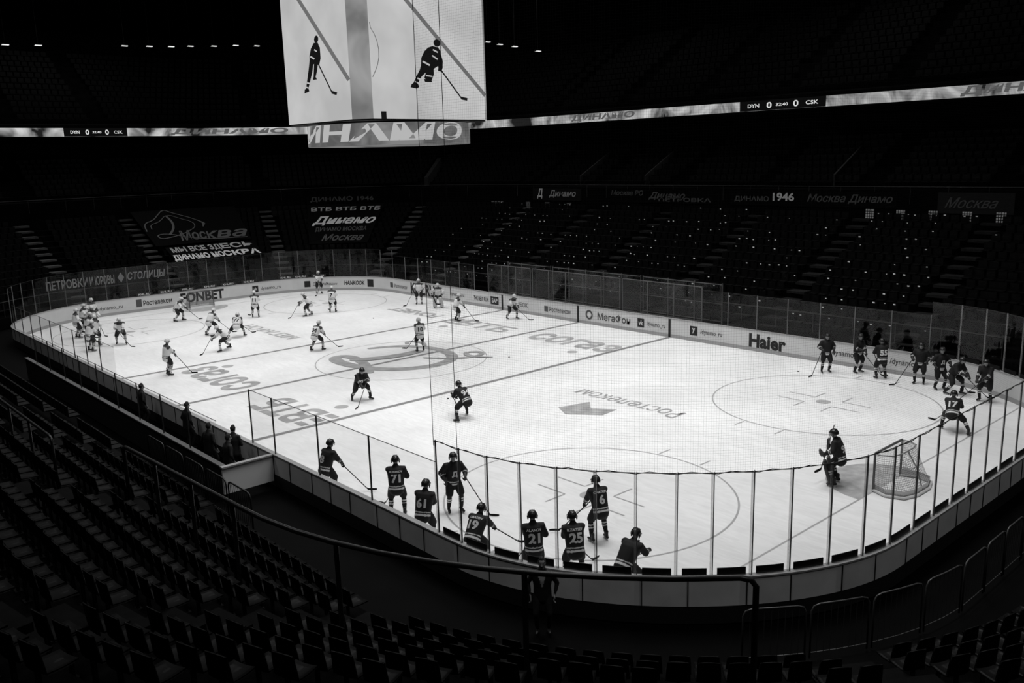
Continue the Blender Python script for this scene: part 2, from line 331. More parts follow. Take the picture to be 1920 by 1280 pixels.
cp=[97.7,98.6,99.5,100.4,101.3,102.2,103.1,104,104.8,105.7,106.6,107.6,108.6,109.6,110.8,111.95,113.05,114.1,115.25,116.4,117.6,118.8,120,121.1,122.2,123.2,124.2,125.2,126.2,127.2,128.2,129.2,130.2,131.3,132.5,133.8]
for i in range(len(cp)-1): glass(cp[i],cp[i+1],BH,3.5,pads=True,pw=.04,label='tall end glass pane with pale post and dark base pad')
s=-21.5
while s<20.7:
    if not(-9.2<s<9.0): glass(s,s+1.756,BH,2.9,pm=m_fpost,pw=.022)
    s+=1.7583
for s0,s1,z1 in((20.7,20.7+q_,3.3),(20.7+q_,20.7+q_+2*w_,3.3),(20.7+q_+2*w_,20.7+2*q_+2*w_,3.3)):
    nn=int(round((s1-s0)/1.5))
    for i in range(nn): glass(s0+(s1-s0)*i/nn,s0+(s1-s0)*(i+1)/nn,BH,z1,pm=m_fpost,pw=.02)
for i in range(9): glass(56.2+i*2,58.2+i*2,BH,2.5,pm=m_postd,pw=.022)
def simplewall(name,s0,s1,d0,d1,z0,z1,mat,label,cat,parts=None):
    org=PS((s0+s1)/2,(d0+d1)/2,0); mb=MB(); wallstrip(mb,s0,s1,d0,d1,z0,z1,2); o=obj(name,mesh(shifted(mb,org),name,mat),loc=org,label=label,cat=cat); return o,org
o,org=simplewall('bench_back_wall',66,88.9,1.7,1.8,0,1.05,m_outd,'low dark wall closing off the team benches','wall panel')
mb=MB(); wallstrip(mb,66,88.9,1.66,1.84,1.05,1.1,2); obj('cap_rail',mesh(shifted(mb,org),'cap_rail',gray('bench_cap',.10,.4)),o)
o,org=simplewall('gate_panel',88.95,89.02,.16,1.84,.2,1.05,m_white,'pale grey gate panel at the end of the bench','gate')
mb=MB(); wallstrip(mb,88.9,89.07,.16,1.86,1.05,1.1,2); obj('cap_rail',mesh(shifted(mb,org),'cap_rail',m_cap),o)
for i in range(9): glass(68+i*2.3,70.3+i*2.3,1.1,2.5,d=1.75,pm=m_postd,pw=.02,group='glass behind the team benches',label='clear glass pane behind the team bench')
for i,s0 in enumerate((68,74.5,81)):
    org=PS(s0+3,1.15,0); mb=MB(); wallstrip(mb,s0,s0+6,.95,1.35,.42,.47,3); o=obj('team_bench',mesh(shifted(mb,org),'team_bench',gray('bench_seat',.05)),loc=org,label='long low players bench between board and back wall',cat='bench',group='team benches')
    for k in range(5):
        mb=MB(); wallstrip(mb,s0+.3+k*1.3,s0+.36+k*1.3,1.0,1.3,0,.42,3); obj('bench_leg',mesh(shifted(mb,org),'bench_leg',m_blk),o)
for i,(s0,s1) in enumerate(((8.9,4.6),(4.4,-3.2),(-3.4,-9.1))):
    org=PS((s0+s1)/2,1.2,0); e=bpy.data.objects.new('glass_booth',None); COL.objects.link(e); e.location=org
    e['label']='glazed officials booth behind the rink boards'; e['category']='booth'; e['group']='booths beside the rink'
    for d in(.3,2.2):
        mb=MB(); wallstrip(mb,s0,s1,d,d+.01,1.1 if d<1 else .8,3.0 if d<1 else 2.9,3); obj('pane',mesh(shifted(mb,org),'pane',m_glass2),e)
        for z in((1.1,3.0) if d<1 else (.8,1.8,2.9)):
            mb=MB(); wallstrip(mb,s0,s1,d-.02,d+.03,z,z+.04,3); obj('frame_rail',mesh(shifted(mb,org),'frame_rail',m_brail),e)
        for sj in srange(s0,s1,1.9):
            mb=MB(); wallstrip(mb,sj-.02,sj+.02,d-.03,d+.04,0,3.0,3); obj('frame_post',mesh(shifted(mb,org),'frame_post',m_brail),e)
    for sj in(s0,s1):
        mb=MB(); wallstrip(mb,sj-.01,sj+.01,.3,2.2,0,3.0,3); obj('side_pane',mesh(shifted(mb,org),'side_pane',m_glass2),e)
    mb=MB(); wallstrip(mb,s0,s1,1.2,1.7,.0,.8,3); obj('desk',mesh(shifted(mb,org),'desk',m_blk),e)

# protective net
mb=MB(); ss=srange(97.7,122,.5); v=[];f=[]
zs=[3.5,9,15,21,28.9]
for s in ss:
    for z in zs: v.append(PS(s,.1,z))
nz=len(zs)
for i in range(len(ss)-1):
    for k in range(nz-1): f.append((i*nz+k,(i+1)*nz+k,(i+1)*nz+k+1,i*nz+k+1))
mb.raw(v,f); org=PS(104,.1,3.5); me=mesh(shifted(mb,org),'safety_net',netmat('net_mesh',.055,.035,.02)); ul=me.uv_layers.new(name='UVMap')
for li,l in enumerate(me.loops):
    vi=l.vertex_index; ul.data[li].uv=(ss[vi//nz],zs[vi%nz])
NET=obj('safety_net',me,loc=org,label='fine dark protective netting hanging above the end glass',cat='netting',kind='stuff')
for s in(97.7,98.62):
    mb=MB(); mb.tube([PS(s,.1,3.4),PS(s,.1,12),PS(s,.1,28.9)],[.008]*3,5); obj('net_cord',mesh(shifted(mb,org),'net_cord',m_blk),NET)
mb=MB(); mb.tube([PS(s,.1,3.52+.03*math.sin(s*7)) for s in srange(97.7,122,.3)],[.010]*len(srange(97.7,122,.3)),5); obj('bottom_cord',mesh(shifted(mb,org),'bottom_cord',m_blk),NET)

# ------------------------------------------------------------ stands
def sweep(name,prof,s0,s1,mat,label,cat,step=1.3,close=True):
    ss=srange(s0,s1,step); n=len(prof); v=[];f=[]
    for s in ss:
        for d,z in prof: v.append(PS(s,d,z))
    for i in range(len(ss)-1):
        for k in range(n-1): f.append((i*n+k,i*n+k+1,(i+1)*n+k+1,(i+1)*n+k))
    mb=MB().raw(v,f); return obj(name,mesh(mb,name,mat),label=label,cat=cat)
def steps(d0,z0,rise,run,n):
    P=[(d0,0 if z0<2 else z0-.6)]; d,z=d0,z0
    for k in range(n): P+=[(d,z),(d+run,z)]; d+=run; z+=rise
    return P
RUN=.82; RISE=.4
lower=steps(3,.7,RISE,RUN,13)
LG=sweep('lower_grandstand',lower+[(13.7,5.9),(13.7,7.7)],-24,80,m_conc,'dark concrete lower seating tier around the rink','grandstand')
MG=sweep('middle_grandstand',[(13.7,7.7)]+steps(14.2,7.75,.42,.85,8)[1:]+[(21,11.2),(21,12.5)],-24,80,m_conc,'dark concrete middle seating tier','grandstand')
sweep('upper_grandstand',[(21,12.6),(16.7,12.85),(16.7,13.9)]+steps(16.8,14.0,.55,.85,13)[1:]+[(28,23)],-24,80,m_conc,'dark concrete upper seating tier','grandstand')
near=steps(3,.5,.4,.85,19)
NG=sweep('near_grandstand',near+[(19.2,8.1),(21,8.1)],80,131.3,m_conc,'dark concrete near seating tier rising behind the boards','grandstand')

# seats
def seat_frame(n):
    f=-n; r=V(f[1],-f[0]); return np.array([[r[0],f[0],0],[r[1],f[1],0],[0,0,1]])
def proto():
    mb=MB(); v=[];f=[]
    for side in(0,1):
        for i in range(7):
            u=-1+2*i/6
            for j in range(5):
                t=j/4; x=u*.21*(1-.12*t*t); y=-.20-.05*t-.035*(1-u*u)-(.025 if side else 0); z=.46+t*.40-.03*u*u*t; v.append((x,y,z))
    for side in(0,1):
        for i in range(6):
            for j in range(4):
                q=(i*5+j,(i+1)*5+j,(i+1)*5+j+1,i*5+j+1); f.append(tuple(side*35+k for k in (q if side else q[::-1])))
    for i in range(6):
        f.append((i*5+4,(i+1)*5+4,35+(i+1)*5+4,35+i*5+4)); f.append((i*5,(i+1)*5,35+(i+1)*5,35+i*5))
    for j in range(4):
        f.append((j,j+1,36+j,35+j)); f.append((30+j,31+j,66+j,65+j))
    back=mesh(mb.raw(v,f),'backrest',m_seatn,True)
    mb=MB(); v=[];f=[]
    for side in(0,1):
        for i in range(7):
            u=-1+2*i/6
            for j in range(5):
                t=j/4; x=u*.215*(1-.1*t*t); y=-.2+t*.4; z=.44+.02*u*u-.015*math.sin(t*3.1)-(.03 if side else 0)-(.02*t*t); v.append((x,y,z))
    for side in(0,1):
        for i in range(6):
            for j in range(4):
                q=(i*5+j,(i+1)*5+j,(i+1)*5+j+1,i*5+j+1); f.append(tuple(side*35+k for k in (q if not side else q[::-1])))
    for i in range(6): f.append((i*5+4,(i+1)*5+4,35+(i+1)*5+4,35+i*5+4))
    for j in range(4):
        f.append((j,j+1,36+j,35+j)); f.append((30+j,31+j,66+j,65+j))
    pan=mesh(mb.raw(v,f),'seat',m_seatn,True)
    mb=MB(); mb.box((0,-.2,.22),(.03,.025,.22)); mb.box((0,-.05,.40),(.025,.17,.02)); mb.box((0,-.2,.01),(.09,.06,.01)); fr=mesh(mb,'stadium_seat',m_blk)
    return back,pan,fr
BK,PN,FR=proto()
CAMP=V(-25.762,-37.430,10.246)
cand=[]
aisles=[84.5,92.0,99.5,106.0,112.5,119.0]
for k in range(0,19):
    d=3+.85*k+.32; z=.5+.4*k
    s=80.2
    while s<131:
        st=stretch(s,d); s+=.52/st
        if any(abs(s-a)<.6/ (st if st>1 else 1) for a in aisles): continue
        p=PS(s,d,z); dv=p-CAMP; dist=np.linalg.norm(dv)
        if dist<5: continue
        cand.append((dist,s,d,z,p))
yaw,pit,rol,FPX=0.73138,0.20703,-0.02757,1642.84
Fv=V(math.sin(yaw)*math.cos(pit),math.cos(yaw)*math.cos(pit),-math.sin(pit)); R0=V(math.cos(yaw),-math.sin(yaw),0); U0=np.cross(R0,Fv)
Rv=R0*math.cos(rol)+U0*math.sin(rol); Uv=-R0*math.sin(rol)+U0*math.cos(rol)
def seen(p):
    d=p-CAMP; w=d@Fv
    return w>1 and abs(FPX*(d@Rv)/w)<1000 and -680<FPX*(d@Uv)/w<700
cand.sort(key=lambda t:t[0]); vis=[c for c in cand if seen(c[4])]
near300=vis[:300]; rest=vis[300:]
for dist,s,d,z,p in near300:
    n=PER(s,d)[1]; ang=math.atan2(-n[1],-n[0])-math.pi/2
    e=obj('stadium_seat',FR,loc=p,rot=(0,0,ang),label='empty dark plastic stadium seat on the terrace',cat='seat',group='seats in the near stand')
    obj('backrest',BK,e); obj('seat',PN,e)
def seatcloud(name,rows,s0,s1,label,glints=0,extra=()):
    mb=MB()
    for (d,z) in rows:
        s=s0
        while s<s1:
            st=stretch(s,d); s+=.55/st
            if any(abs(s-a)<.7/st for a in FA): continue
            p,n=PER(s,d); R=seat_frame(n); o=V(p[0],p[1],z); 
            mb.box(o+R@V(0,-.22,.64),(.21,.02,.2),R); mb.box(o+R@V(0,0,.43),(.21,.2,.02),R)
            if glints and -20<s<22 and random.random()<.34: 
                q=random.uniform(.03,.065); mb.box(o+R@V(random.uniform(-.1,.1),-.195,random.uniform(.74,.82)),(q,.006,q*.55),R,1)  # pale patch painted as a glint of light on the seat edge
    for dist,s,d,z,p in extra:
        n=PER(s,d)[1]; R=seat_frame(n); mb.box(p+R@V(0,-.22,.64),(.21,.02,.2),R); mb.box(p+R@V(0,0,.43),(.21,.2,.02),R)
    return obj(name,mesh(mb,name,[m_seat,m_glint]),label=label,cat='seats',kind='stuff')
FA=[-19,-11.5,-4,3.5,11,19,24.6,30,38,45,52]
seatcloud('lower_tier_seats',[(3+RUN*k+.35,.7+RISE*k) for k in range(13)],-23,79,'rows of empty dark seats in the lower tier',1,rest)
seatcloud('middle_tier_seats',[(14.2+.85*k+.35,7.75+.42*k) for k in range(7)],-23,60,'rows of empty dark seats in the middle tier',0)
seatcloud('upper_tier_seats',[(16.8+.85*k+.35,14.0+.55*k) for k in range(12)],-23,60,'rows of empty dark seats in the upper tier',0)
def aisle(par,s,d0,z0,rise,run,n,wd,mat):
    mb=MB()
    for k in range(n*2):
        d=d0+run*k/2; z=z0+rise*k/2-(rise/2 if k%2==0 else 0)+rise/2; st=stretch(s,d)
        wallstrip(mb,s-wd/2/st,s+wd/2/st,d,d+run/2,z-.1,z+.04,2)
    return obj('stairs',mesh(mb,'stairs',mat),par)
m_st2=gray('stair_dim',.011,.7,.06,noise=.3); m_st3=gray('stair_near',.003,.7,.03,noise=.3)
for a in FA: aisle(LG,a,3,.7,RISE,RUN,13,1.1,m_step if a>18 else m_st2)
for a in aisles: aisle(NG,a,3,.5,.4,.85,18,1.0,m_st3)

# banners
def banner(name,sL,sR,A,B,mat,label,texts,drape=0):
    org=PS((sL+sR)/2,(A[0]+B[0])/2,(A[1]+B[1])/2); mb=MB(); sheet(mb,sL,sR,A,B,.5)
    o=obj(name,mesh(shifted(mb,org),name,mat),loc=org,label=label,cat='banner',group='supporter banners')
    for (t,l,r,v0,v1,m,bold,sh) in texts:
        def L(x): return (A[0]+(B[0]-A[0])*x-.03,A[1]+(B[1]-A[1])*x+.02)
        ptext(t,sL+(sR-sL)*l,sL+(sR-sL)*r,L(v0),L(v1),o,org,m,bold=bold,shear=sh)
    return o
def TZ(d): return .7+.49*(d-3)+.95
banner('supporter_banner',37.0,30.9,(5.6,TZ(5.6)-.3),(7.9,TZ(7.9)-.3),m_band,'dark banner with two lines of bold white lettering over the seats',[('МЫ ВСЕ ЗДЕСЬ',.05,.97,.56,.95,m_ban,.03,0),('ДИНАМО МОСКВА',.0,1,.08,.48,m_bright,.04,0)])
FL=banner('supporter_banner',37.6,31.0,(8.2,TZ(8.2)-.3),(13.4,TZ(13.4)-.2),m_dim,'large dark flag with outlined script emblem over the seats',[('Москва',.36,1.0,.08,.36,m_banm,.02,.4)])
def flagstroke(pts,wd):
    A=(8.2,TZ(8.2)-.3);B=(13.4,TZ(13.4)-.2); P=np.array(pts,float)
    for _ in range(2):
        Q=[P[0]]
        for i in range(len(P)-1): Q+=[P[i]*.75+P[i+1]*.25,P[i]*.25+P[i+1]*.75]
        Q.append(P[-1]); P=np.array(Q)
    v=[];f=[]
    for i in range(len(P)):
        t=nrm(P[min(i+1,len(P)-1)]-P[max(i-1,0)]); nn=V(-t[1],t[0])*wd/2; k=.04+.03*i/len(P)
        for g in(-1,1): q=P[i]+nn*g; v.append(PS(37.6-6.6*q[0],A[0]+(B[0]-A[0])*q[1]-k,A[1]+(B[1]-A[1])*q[1]+k))
    for i in range(len(P)-1): f.append((2*i,2*i+1,2*i+3,2*i+2))
    o=FL.location; obj('emblem',mesh(shifted(MB().raw(v,f),(o.x,o.y,o.z)),'emblem',m_banm),FL)
flagstroke([(.02,.40),(.05,.62),(.2,.70),(.3,.84),(.42,1.0),(.5,.88),(.68,.72),(.8,.55),(.76,.42)],.016)
flagstroke([(.1,.45),(.12,.58),(.26,.64),(.42,.86),(.55,.7),(.68,.58),(.66,.42),(.5,.3)],.012); flagstroke([(.4,.8),(.42,.6),(.36,.4),(.26,.26)],.03)
flagstroke([(.5,.3),(.3,.2),(.12,.16),(.1,.28),(.25,.3),(.45,.16),(.7,.06),(.98,.04)],.018)
banner('supporter_banner',46.4,38.4,(4.3,1.5),(4.3,2.6),m_band,'long dark banner with pale lettering hung on the stand front',[('ПЕТРОВКИ И ЮРОВЫ',.02,.5,.2,.8,m_ban,.02,0),('СТОЛИЦЫ',.62,.98,.22,.85,m_ban,.02,.2),('◆',.53,.59,.2,.9,m_ban,.02,0)])
banner('supporter_banner',28.6,25.9,(7.0,TZ(7)-.4),(13.0,TZ(13)-.2),m_dim,'dark banner with script lettering draped over the seats',[('Динамо',.05,.98,.44,.68,m_bright,.03,.4),('ДИНАМО МОСКВА',.1,.9,.28,.4,m_banm,.02,0),('Москва',.2,.9,.06,.22,m_banm,.02,.4),('ВТБ ВТБ ВТБ',.05,.98,.82,.92,m_ban,.02,0)])
banner('fascia_banner',28.6,26.2,(13.6,6.3),(13.6,7.2),m_dim,'dark banner on the tier front with pale lettering',[('ДИНАМО 1946',.05,.95,.25,.8,m_banm,.02,0)])
banner('fascia_banner',18.6,12.6,(13.6,6.6),(13.6,7.6),m_blk,'dark tier front banner with script lettering',[('Динамо',.35,.9,.2,.85,m_ban,.02,.3),('Д',.1,.22,.1,.95,m_bright,.03,.2)])
banner('fascia_banner',9.4,-.4,(13.6,6.6),(13.6,7.6),m_dim,'dark tier front banner with faint lettering',[('Москва РО',.02,.35,.5,.9,m_banm,.02,.2),('Динамо',.4,.75,.2,.8,m_banm,.03,.4),('ПЕТРОВКА',.5,.98,.1,.4,m_banm,.02,0)])
banner('fascia_banner',-1.8,-13.5,(13.6,6.6),(13.6,7.6),m_dim,'dark tier front banner with year numerals',[('ДИНАМО',.03,.26,.2,.6,m_banm,.02,0),('1946',.285,.42,.3,.85,m_bright,.03,0),('Москва Динамо',.5,.98,.2,.8,m_banm,.02,.3)])
banner('fascia_banner',-15.9,-20,(13.6,6.4),(13.6,7.6),m_blk,'dark tier front banner with cursive lettering',[('Москва',.1,.8,.25,.75,m_banm,.01,.5)])
m_win=gray('window_panel',.5,.5); m_wind=gray('window_dim',.16)
for s,z in ((-11.9,6.0),(-13.8,6.0),(-15.7,6.0),(-17.6,6.0),(-19.4,6.0),(21.6,5.9),(19.2,5.9),(16.7,5.9),(14.0,5.9)):
    org=PS(s,13.55,z); mb=MB()
    for i in range(4):
        for j in range(4): wallstrip(mb,s-.26+i*.14,s-.17+i*.14,13.52,13.58,z-.02+j*.15,z+.08+j*.15,1)
    obj('vent_grille',mesh(shifted(mb,org),'vent_grille',m_win if s<0 else m_wind),loc=org,label='small pale square lattice panel on the tier front',cat='vent',group='lattice panels on the tier front')
m_par=gray('parapet',.016,.7,.1)
for s,d,z in((24.5,14.5,8.0),(13.5,14.5,8.0),(6.5,14.5,8.0),(-9,14.5,8)):
    mb=MB(); v=[]
    for ds in(0,.12):
        for dd,zz in((0,-.2),(0,.6),(3.5,2.4),(3.5,1.2)): v.append(PS(s+ds,d+dd,z+zz))
    mb.raw(v,[(0,1,2,3),(7,6,5,4),(1,5,6,2),(0,4,5,1)]); obj('parapet',mesh(mb,'parapet',m_par),MG)
for par,d,z,s0,s1 in((MG,13.65,7.9,-23,60),(LG,3.05,1.75,-23,56)):
    mb=MB(); mb.tube([PS(s,d,z) for s in srange(s0,s1,1.5)],[.025]*len(srange(s0,s1,1.5)),5)
    obj('handrail',mesh(mb,'handrail',m_frail),par)
    mb=MB()
    for s in srange(s0,s1,2.2): mb.tube([PS(s,d,z),PS(s,d,z-1.0)],[.018]*2,4)
    p=obj('rail_posts',mesh(mb,'rail_posts',m_frail),par); p['kind']='stuff'

# LED ribbon
m_led=emis('led_ribbon',.015,.62,.45,.36,.66,.8); m_ledk=emis('led_dark',.004); m_ledt=emis('led_text',.7); m_ledg=emis('led_text_grey',.10)
org=PS(10,16.45,13.3); mb=MB(); wallstrip(mb,-23,58,16.45,16.58,12.98,13.66,.6)
RB=obj('led_ribbon_board',mesh(shifted(mb,org),'led_ribbon_board',m_led),loc=org,label='glowing LED ribbon display running around the tier front',cat='led display')
for sc in(-3.8,38.6):
    hw=3.3 if sc<0 else 2.6
    mb=MB(); sheet(mb,sc+hw,sc-hw,(16.43,12.98),(16.43,13.66),.5); obj('score_panel',mesh(shifted(mb,org),'score_panel',m_ledk),RB)
    for t,a,b,h in(('DYN',.10,.24,.26),('0',.33,.39,.42),('32:40',.44,.58,.2),('0',.64,.70,.42),('CSK',.78,.92,.26)):
        sL=sc+hw-2*hw*a; sR=sc+hw-2*hw*b; ptext(t,sL,sR,(16.40,13.32-h/2),(16.40,13.32+h/2),RB,org,m_ledt)
for sL,sR in((16.5,9.2),(-15.6,-22.5),(32.4,29)):
    ptext('ДИНАМО',sL,sR,(16.40,13.03),(16.40,13.62),RB,org,m_ledg,bold=.04,shear=.1)

# hall lights
def hall(p):
    mb=MB().box((0,0,0),(.32,.14,.06)); e=obj('hall_light',mesh(mb,'hall_light',m_blk),loc=p,label='small bright lamp hanging high in the hall',cat='lamp',group='row of hall lamps')
    mb=MB().box((0,-.05,-.04),(.28,.12,.035)); obj('lamp_lens',mesh(mb,'lamp_lens',emis('lamp_lens',.9)),e)
    mb=MB().tube([(0,0,.05),(0,0,29-p[2])],[.02,.02],5); obj('hanger',mesh(mb,'hanger',m_blk),e)
for x,z in((-4.8,20.9),(-2.2,21.0),(5.2,21.4),(7.5,21.5),(9.6,21.6),(11.5,21.75),(13.9,21.9),(16.2,22.1),(18.5,22.2)): hall((x,50,z))
for y,z in((27,20.8),(25.3,20.4),(23.3,20.0),(20.3,19.3)): hall((30,y,z))

# ------------------------------------------------------------ scoreboard
A,B_,Cc,Z0,Z1=3.95,3.56,.68,12.05,19.6
e=bpy.data.objects.new('video_scoreboard',None); COL.objects.link(e); e.location=(0,0,12); SBO=V(0,0,12)
e['label']='hanging video cube with bright screens and a lower ring'; e['category']='scoreboard'
oct_=[(A,-B_+Cc),(A,B_-Cc),(A-Cc,B_),(-A+Cc,B_),(-A,B_-Cc),(-A,-B_+Cc),(-A+Cc,-B_),(A-Cc,-B_)]
mb=MB(); v=[(x*.985,y*.985,Z0) for x,y in oct_]+[(x*.985,y*.985,Z1) for x,y in oct_]; mb.raw(v,[tuple(range(8))[::-1],tuple(range(8,16))]+[(i,(i+1)%8,8+(i+1)%8,8+i) for i in range(8)])
obj('housing',mesh(shifted(mb,SBO),'housing',m_blk),e)
m_scr=emis('screen_picture',.44,.56,.35,.35,.65); m_scrl=emis('screen_line',.15); m_scrd=emis('screen_dark',.008); m_scrw=emis('screen_white',.5); m_cor=emis('corner_screen',.16,.32,.35,.4,.6,.6)
def quadp(pts,name,mat): obj(name,mesh(shifted(MB().raw(pts,[tuple(range(len(pts)))]),SBO),name,mat),e)
faces=[((-A,B_-Cc),(-A,-B_+Cc)),((-A+Cc,-B_),(A-Cc,-B_)),((A,-B_+Cc),(A,B_-Cc)),((A-Cc,B_),(-A+Cc,B_))]
for (p,q) in faces: quadp([(p[0],p[1],Z0+.05),(q[0],q[1],Z0+.05),(q[0],q[1],Z1-.05),(p[0],p[1],Z1-.05)],'screen',m_scr)
for (p,q) in [((-A,-B_+Cc),(-A+Cc,-B_)),((A-Cc,-B_),(A,-B_+Cc)),((A,B_-Cc),(A-Cc,B_)),((-A+Cc,B_),(-A,B_-Cc))]:
    quadp([(p[0],p[1],Z0+.05),(q[0],q[1],Z0+.05),(q[0],q[1],Z1-.05),(p[0],p[1],Z1-.05)],'corner_screen',m_cor)
def fmap(face,px,py,off):
    if face=='R':
        x=(px-692)/210*6.54-3.27; return (x,-B_-off,Z0+(222-py)/38.5)
    y=2.88-(px-(530+ (235-py)*-.06))/126*5.76; return (-A-off,y,Z0+(236-py)/37.0)
def scrpoly(face,pts,mat,off=.02,name='screen_figure'):
    quadp([fmap(face,x,y,off) for x,y in pts],name,mat)
def scrline(face,p,q,w,mat,off=.015):
    p=V(*p);q=V(*q);t=nrm(q-p);n=V(-t[1],t[0])*w/2; scrpoly(face,[p-n,q-n,q+n,p+n],mat,off)
def cpoly(c,r,n=12,ry=None): return [(c[0]+r*math.cos(2*math.pi*i/n),c[1]+(ry or r)*math.sin(2*math.pi*i/n)) for i in range(n)]
scrline('R',(724,-16),(903,176),7,m_scrl); scrline('L',(541,3),(651,172),6,m_scrl)
for i in range(14):
    t0=math.radians(-100+i*12);t1=math.radians(-88+i*12); f0=lambda t:(max(694,655+52*math.cos(t)),110+60*math.sin(t))
    if f0(t0)[0]>694.5 or f0(t1)[0]>694.5: scrline('R',f0(t0),f0(t1),1.2,m_scrl)
# skater figure: torso, separate bent legs, skates, arms, stick
scrpoly('R',[(802,94),(813,95),(818,103),(817,116),(812,127),(803,133),(789,132),(780,127),(781,115),(787,104),(794,97)],m_scrd)
scrpoly('R',[(789,128),(803,130),(803,142),(799,152),(790,154),(785,149),(788,140)],m_scrd,.021); scrpoly('R',[(781,124),(792,128),(789,139),(780,147),(772,160),(765,158),(771,146),(777,136)],m_scrd,.021)
scrpoly('R',[(761,161),(766,157),(773,160),(775,165),(770,168),(759,166)],m_scrd,.022); scrpoly('R',[(784,151),(798,151),(799,156),(786,156)],m_scrd,.022)
scrpoly('R',[(809,100),(817,103),(821,118),(820,131),(814,133),(811,127),(813,118)],m_scrd,.022)
scrpoly('R',cpoly((811,88),6.5),m_scrd,.022); scrpoly('R',[(812,128),(820,129),(818,137),(811,136)],m_scrd,.025)
scrline('R',(812,128),(855,183),2.5,m_scrd,.022); scrline('R',(854,182),(866,184),5,m_scrd,.022)
for p,q,w in(((783,121),(796,127),3),((801,110),(811,116),2.5),((772,150),(779,153),2.5),((768,156),(774,159),2),((803,100),(812,104),2.5),((788,145),(800,146),2.2)): scrline('R',p,q,w,m_scrw,.03)
scrpoly('L',[(586,103),(594,104),(597,112),(597,124),(594,134),(584,138),(577,134),(577,122),(580,111)],m_scrd)
scrpoly('L',[(586,134),(594,134),(592,148),(588,160),(584,160),(585,148)],m_scrd,.021); scrpoly('L',[(577,130),(585,134),(582,150),(577,165),(573,177),(568,177),(571,163),(574,148)],m_scrd,.021)
scrpoly('L',[(566,176),(574,176),(575,181),(565,183)],m_scrd,.022); scrpoly('L',[(583,159),(589,159),(591,163),(583,163)],m_scrd,.022)
scrpoly('L',cpoly((591,98),4.2,ry=6),m_scrd,.022); scrline('L',(594,138),(620,188),2,m_scrd,.022); scrline('L',(619,187),(629,191),4.5,m_scrd,.022); scrpoly('L',[(593,108),(598,112),(599,130),(596,141),(593,138)],m_scrd,.022)
for p,q,w in(((579,124),(587,129),2.5),((587,114),(592,118),2),((571,166),(577,168),2.2),((569,173),(574,175),2)): scrline('L',p,q,w,m_scrw,.03)
scrpoly('R',[(705,208),(714,208),(714,221),(705,221)],m_scrd,.022)
RR=4.0; mb=MB(); v=[];f=[]; n=64
for i in range(n):
    t=2*math.pi*i/n; v+=[(RR*math.cos(t),RR*math.sin(t),10.98),(RR*math.cos(t),RR*math.sin(t),11.97)]
for i in range(n): f.append((2*i,(2*i+2)%(2*n),(2*i+3)%(2*n),2*i+1))
f.append(tuple(range(0,2*n,2))[::-1]); f.append(tuple(range(1,2*n,2)))
obj('lower_ring_screen',mesh(shifted(mb.raw(v,f),SBO),'lower_ring_screen',emis('ring_screen',.10,.22,.5,.4,.6,1)),e,)
mb=MB(); mb.tube([(0,0,11.9),(0,0,12.1)],[3.5,3.5],24,round_=False); obj('neck',mesh(shifted(mb,SBO),'neck',m_blk),e)
v,f,sz=textmesh('ДИНАМО',.04,.1)
for c0,sp_ in((210,2.95),(12,1.5),(95,1.2)):
    P=[]
    for x,y in v:
        t=math.radians(c0)+(x-sz[0]/2)/sz[0]*sp_; P.append(((RR+.02)*math.cos(t),(RR+.02)*math.sin(t),11.0+.95*y/sz[1]))
    obj('ring_lettering',mesh(shifted(MB().raw(P,f),SBO),'ring_lettering',emis('ring_text',.46)),e)
for x,y in((2.5,2.2),(-2.5,2.2),(2.5,-2.2),(-2.5,-2.2)):
    mb=MB(); mb.tube([(x,y,19.5),(x,y,29)],[.05,.05],6); obj('hanging_cable',mesh(shifted(mb,SBO),'hanging_cable',m_blk),e)

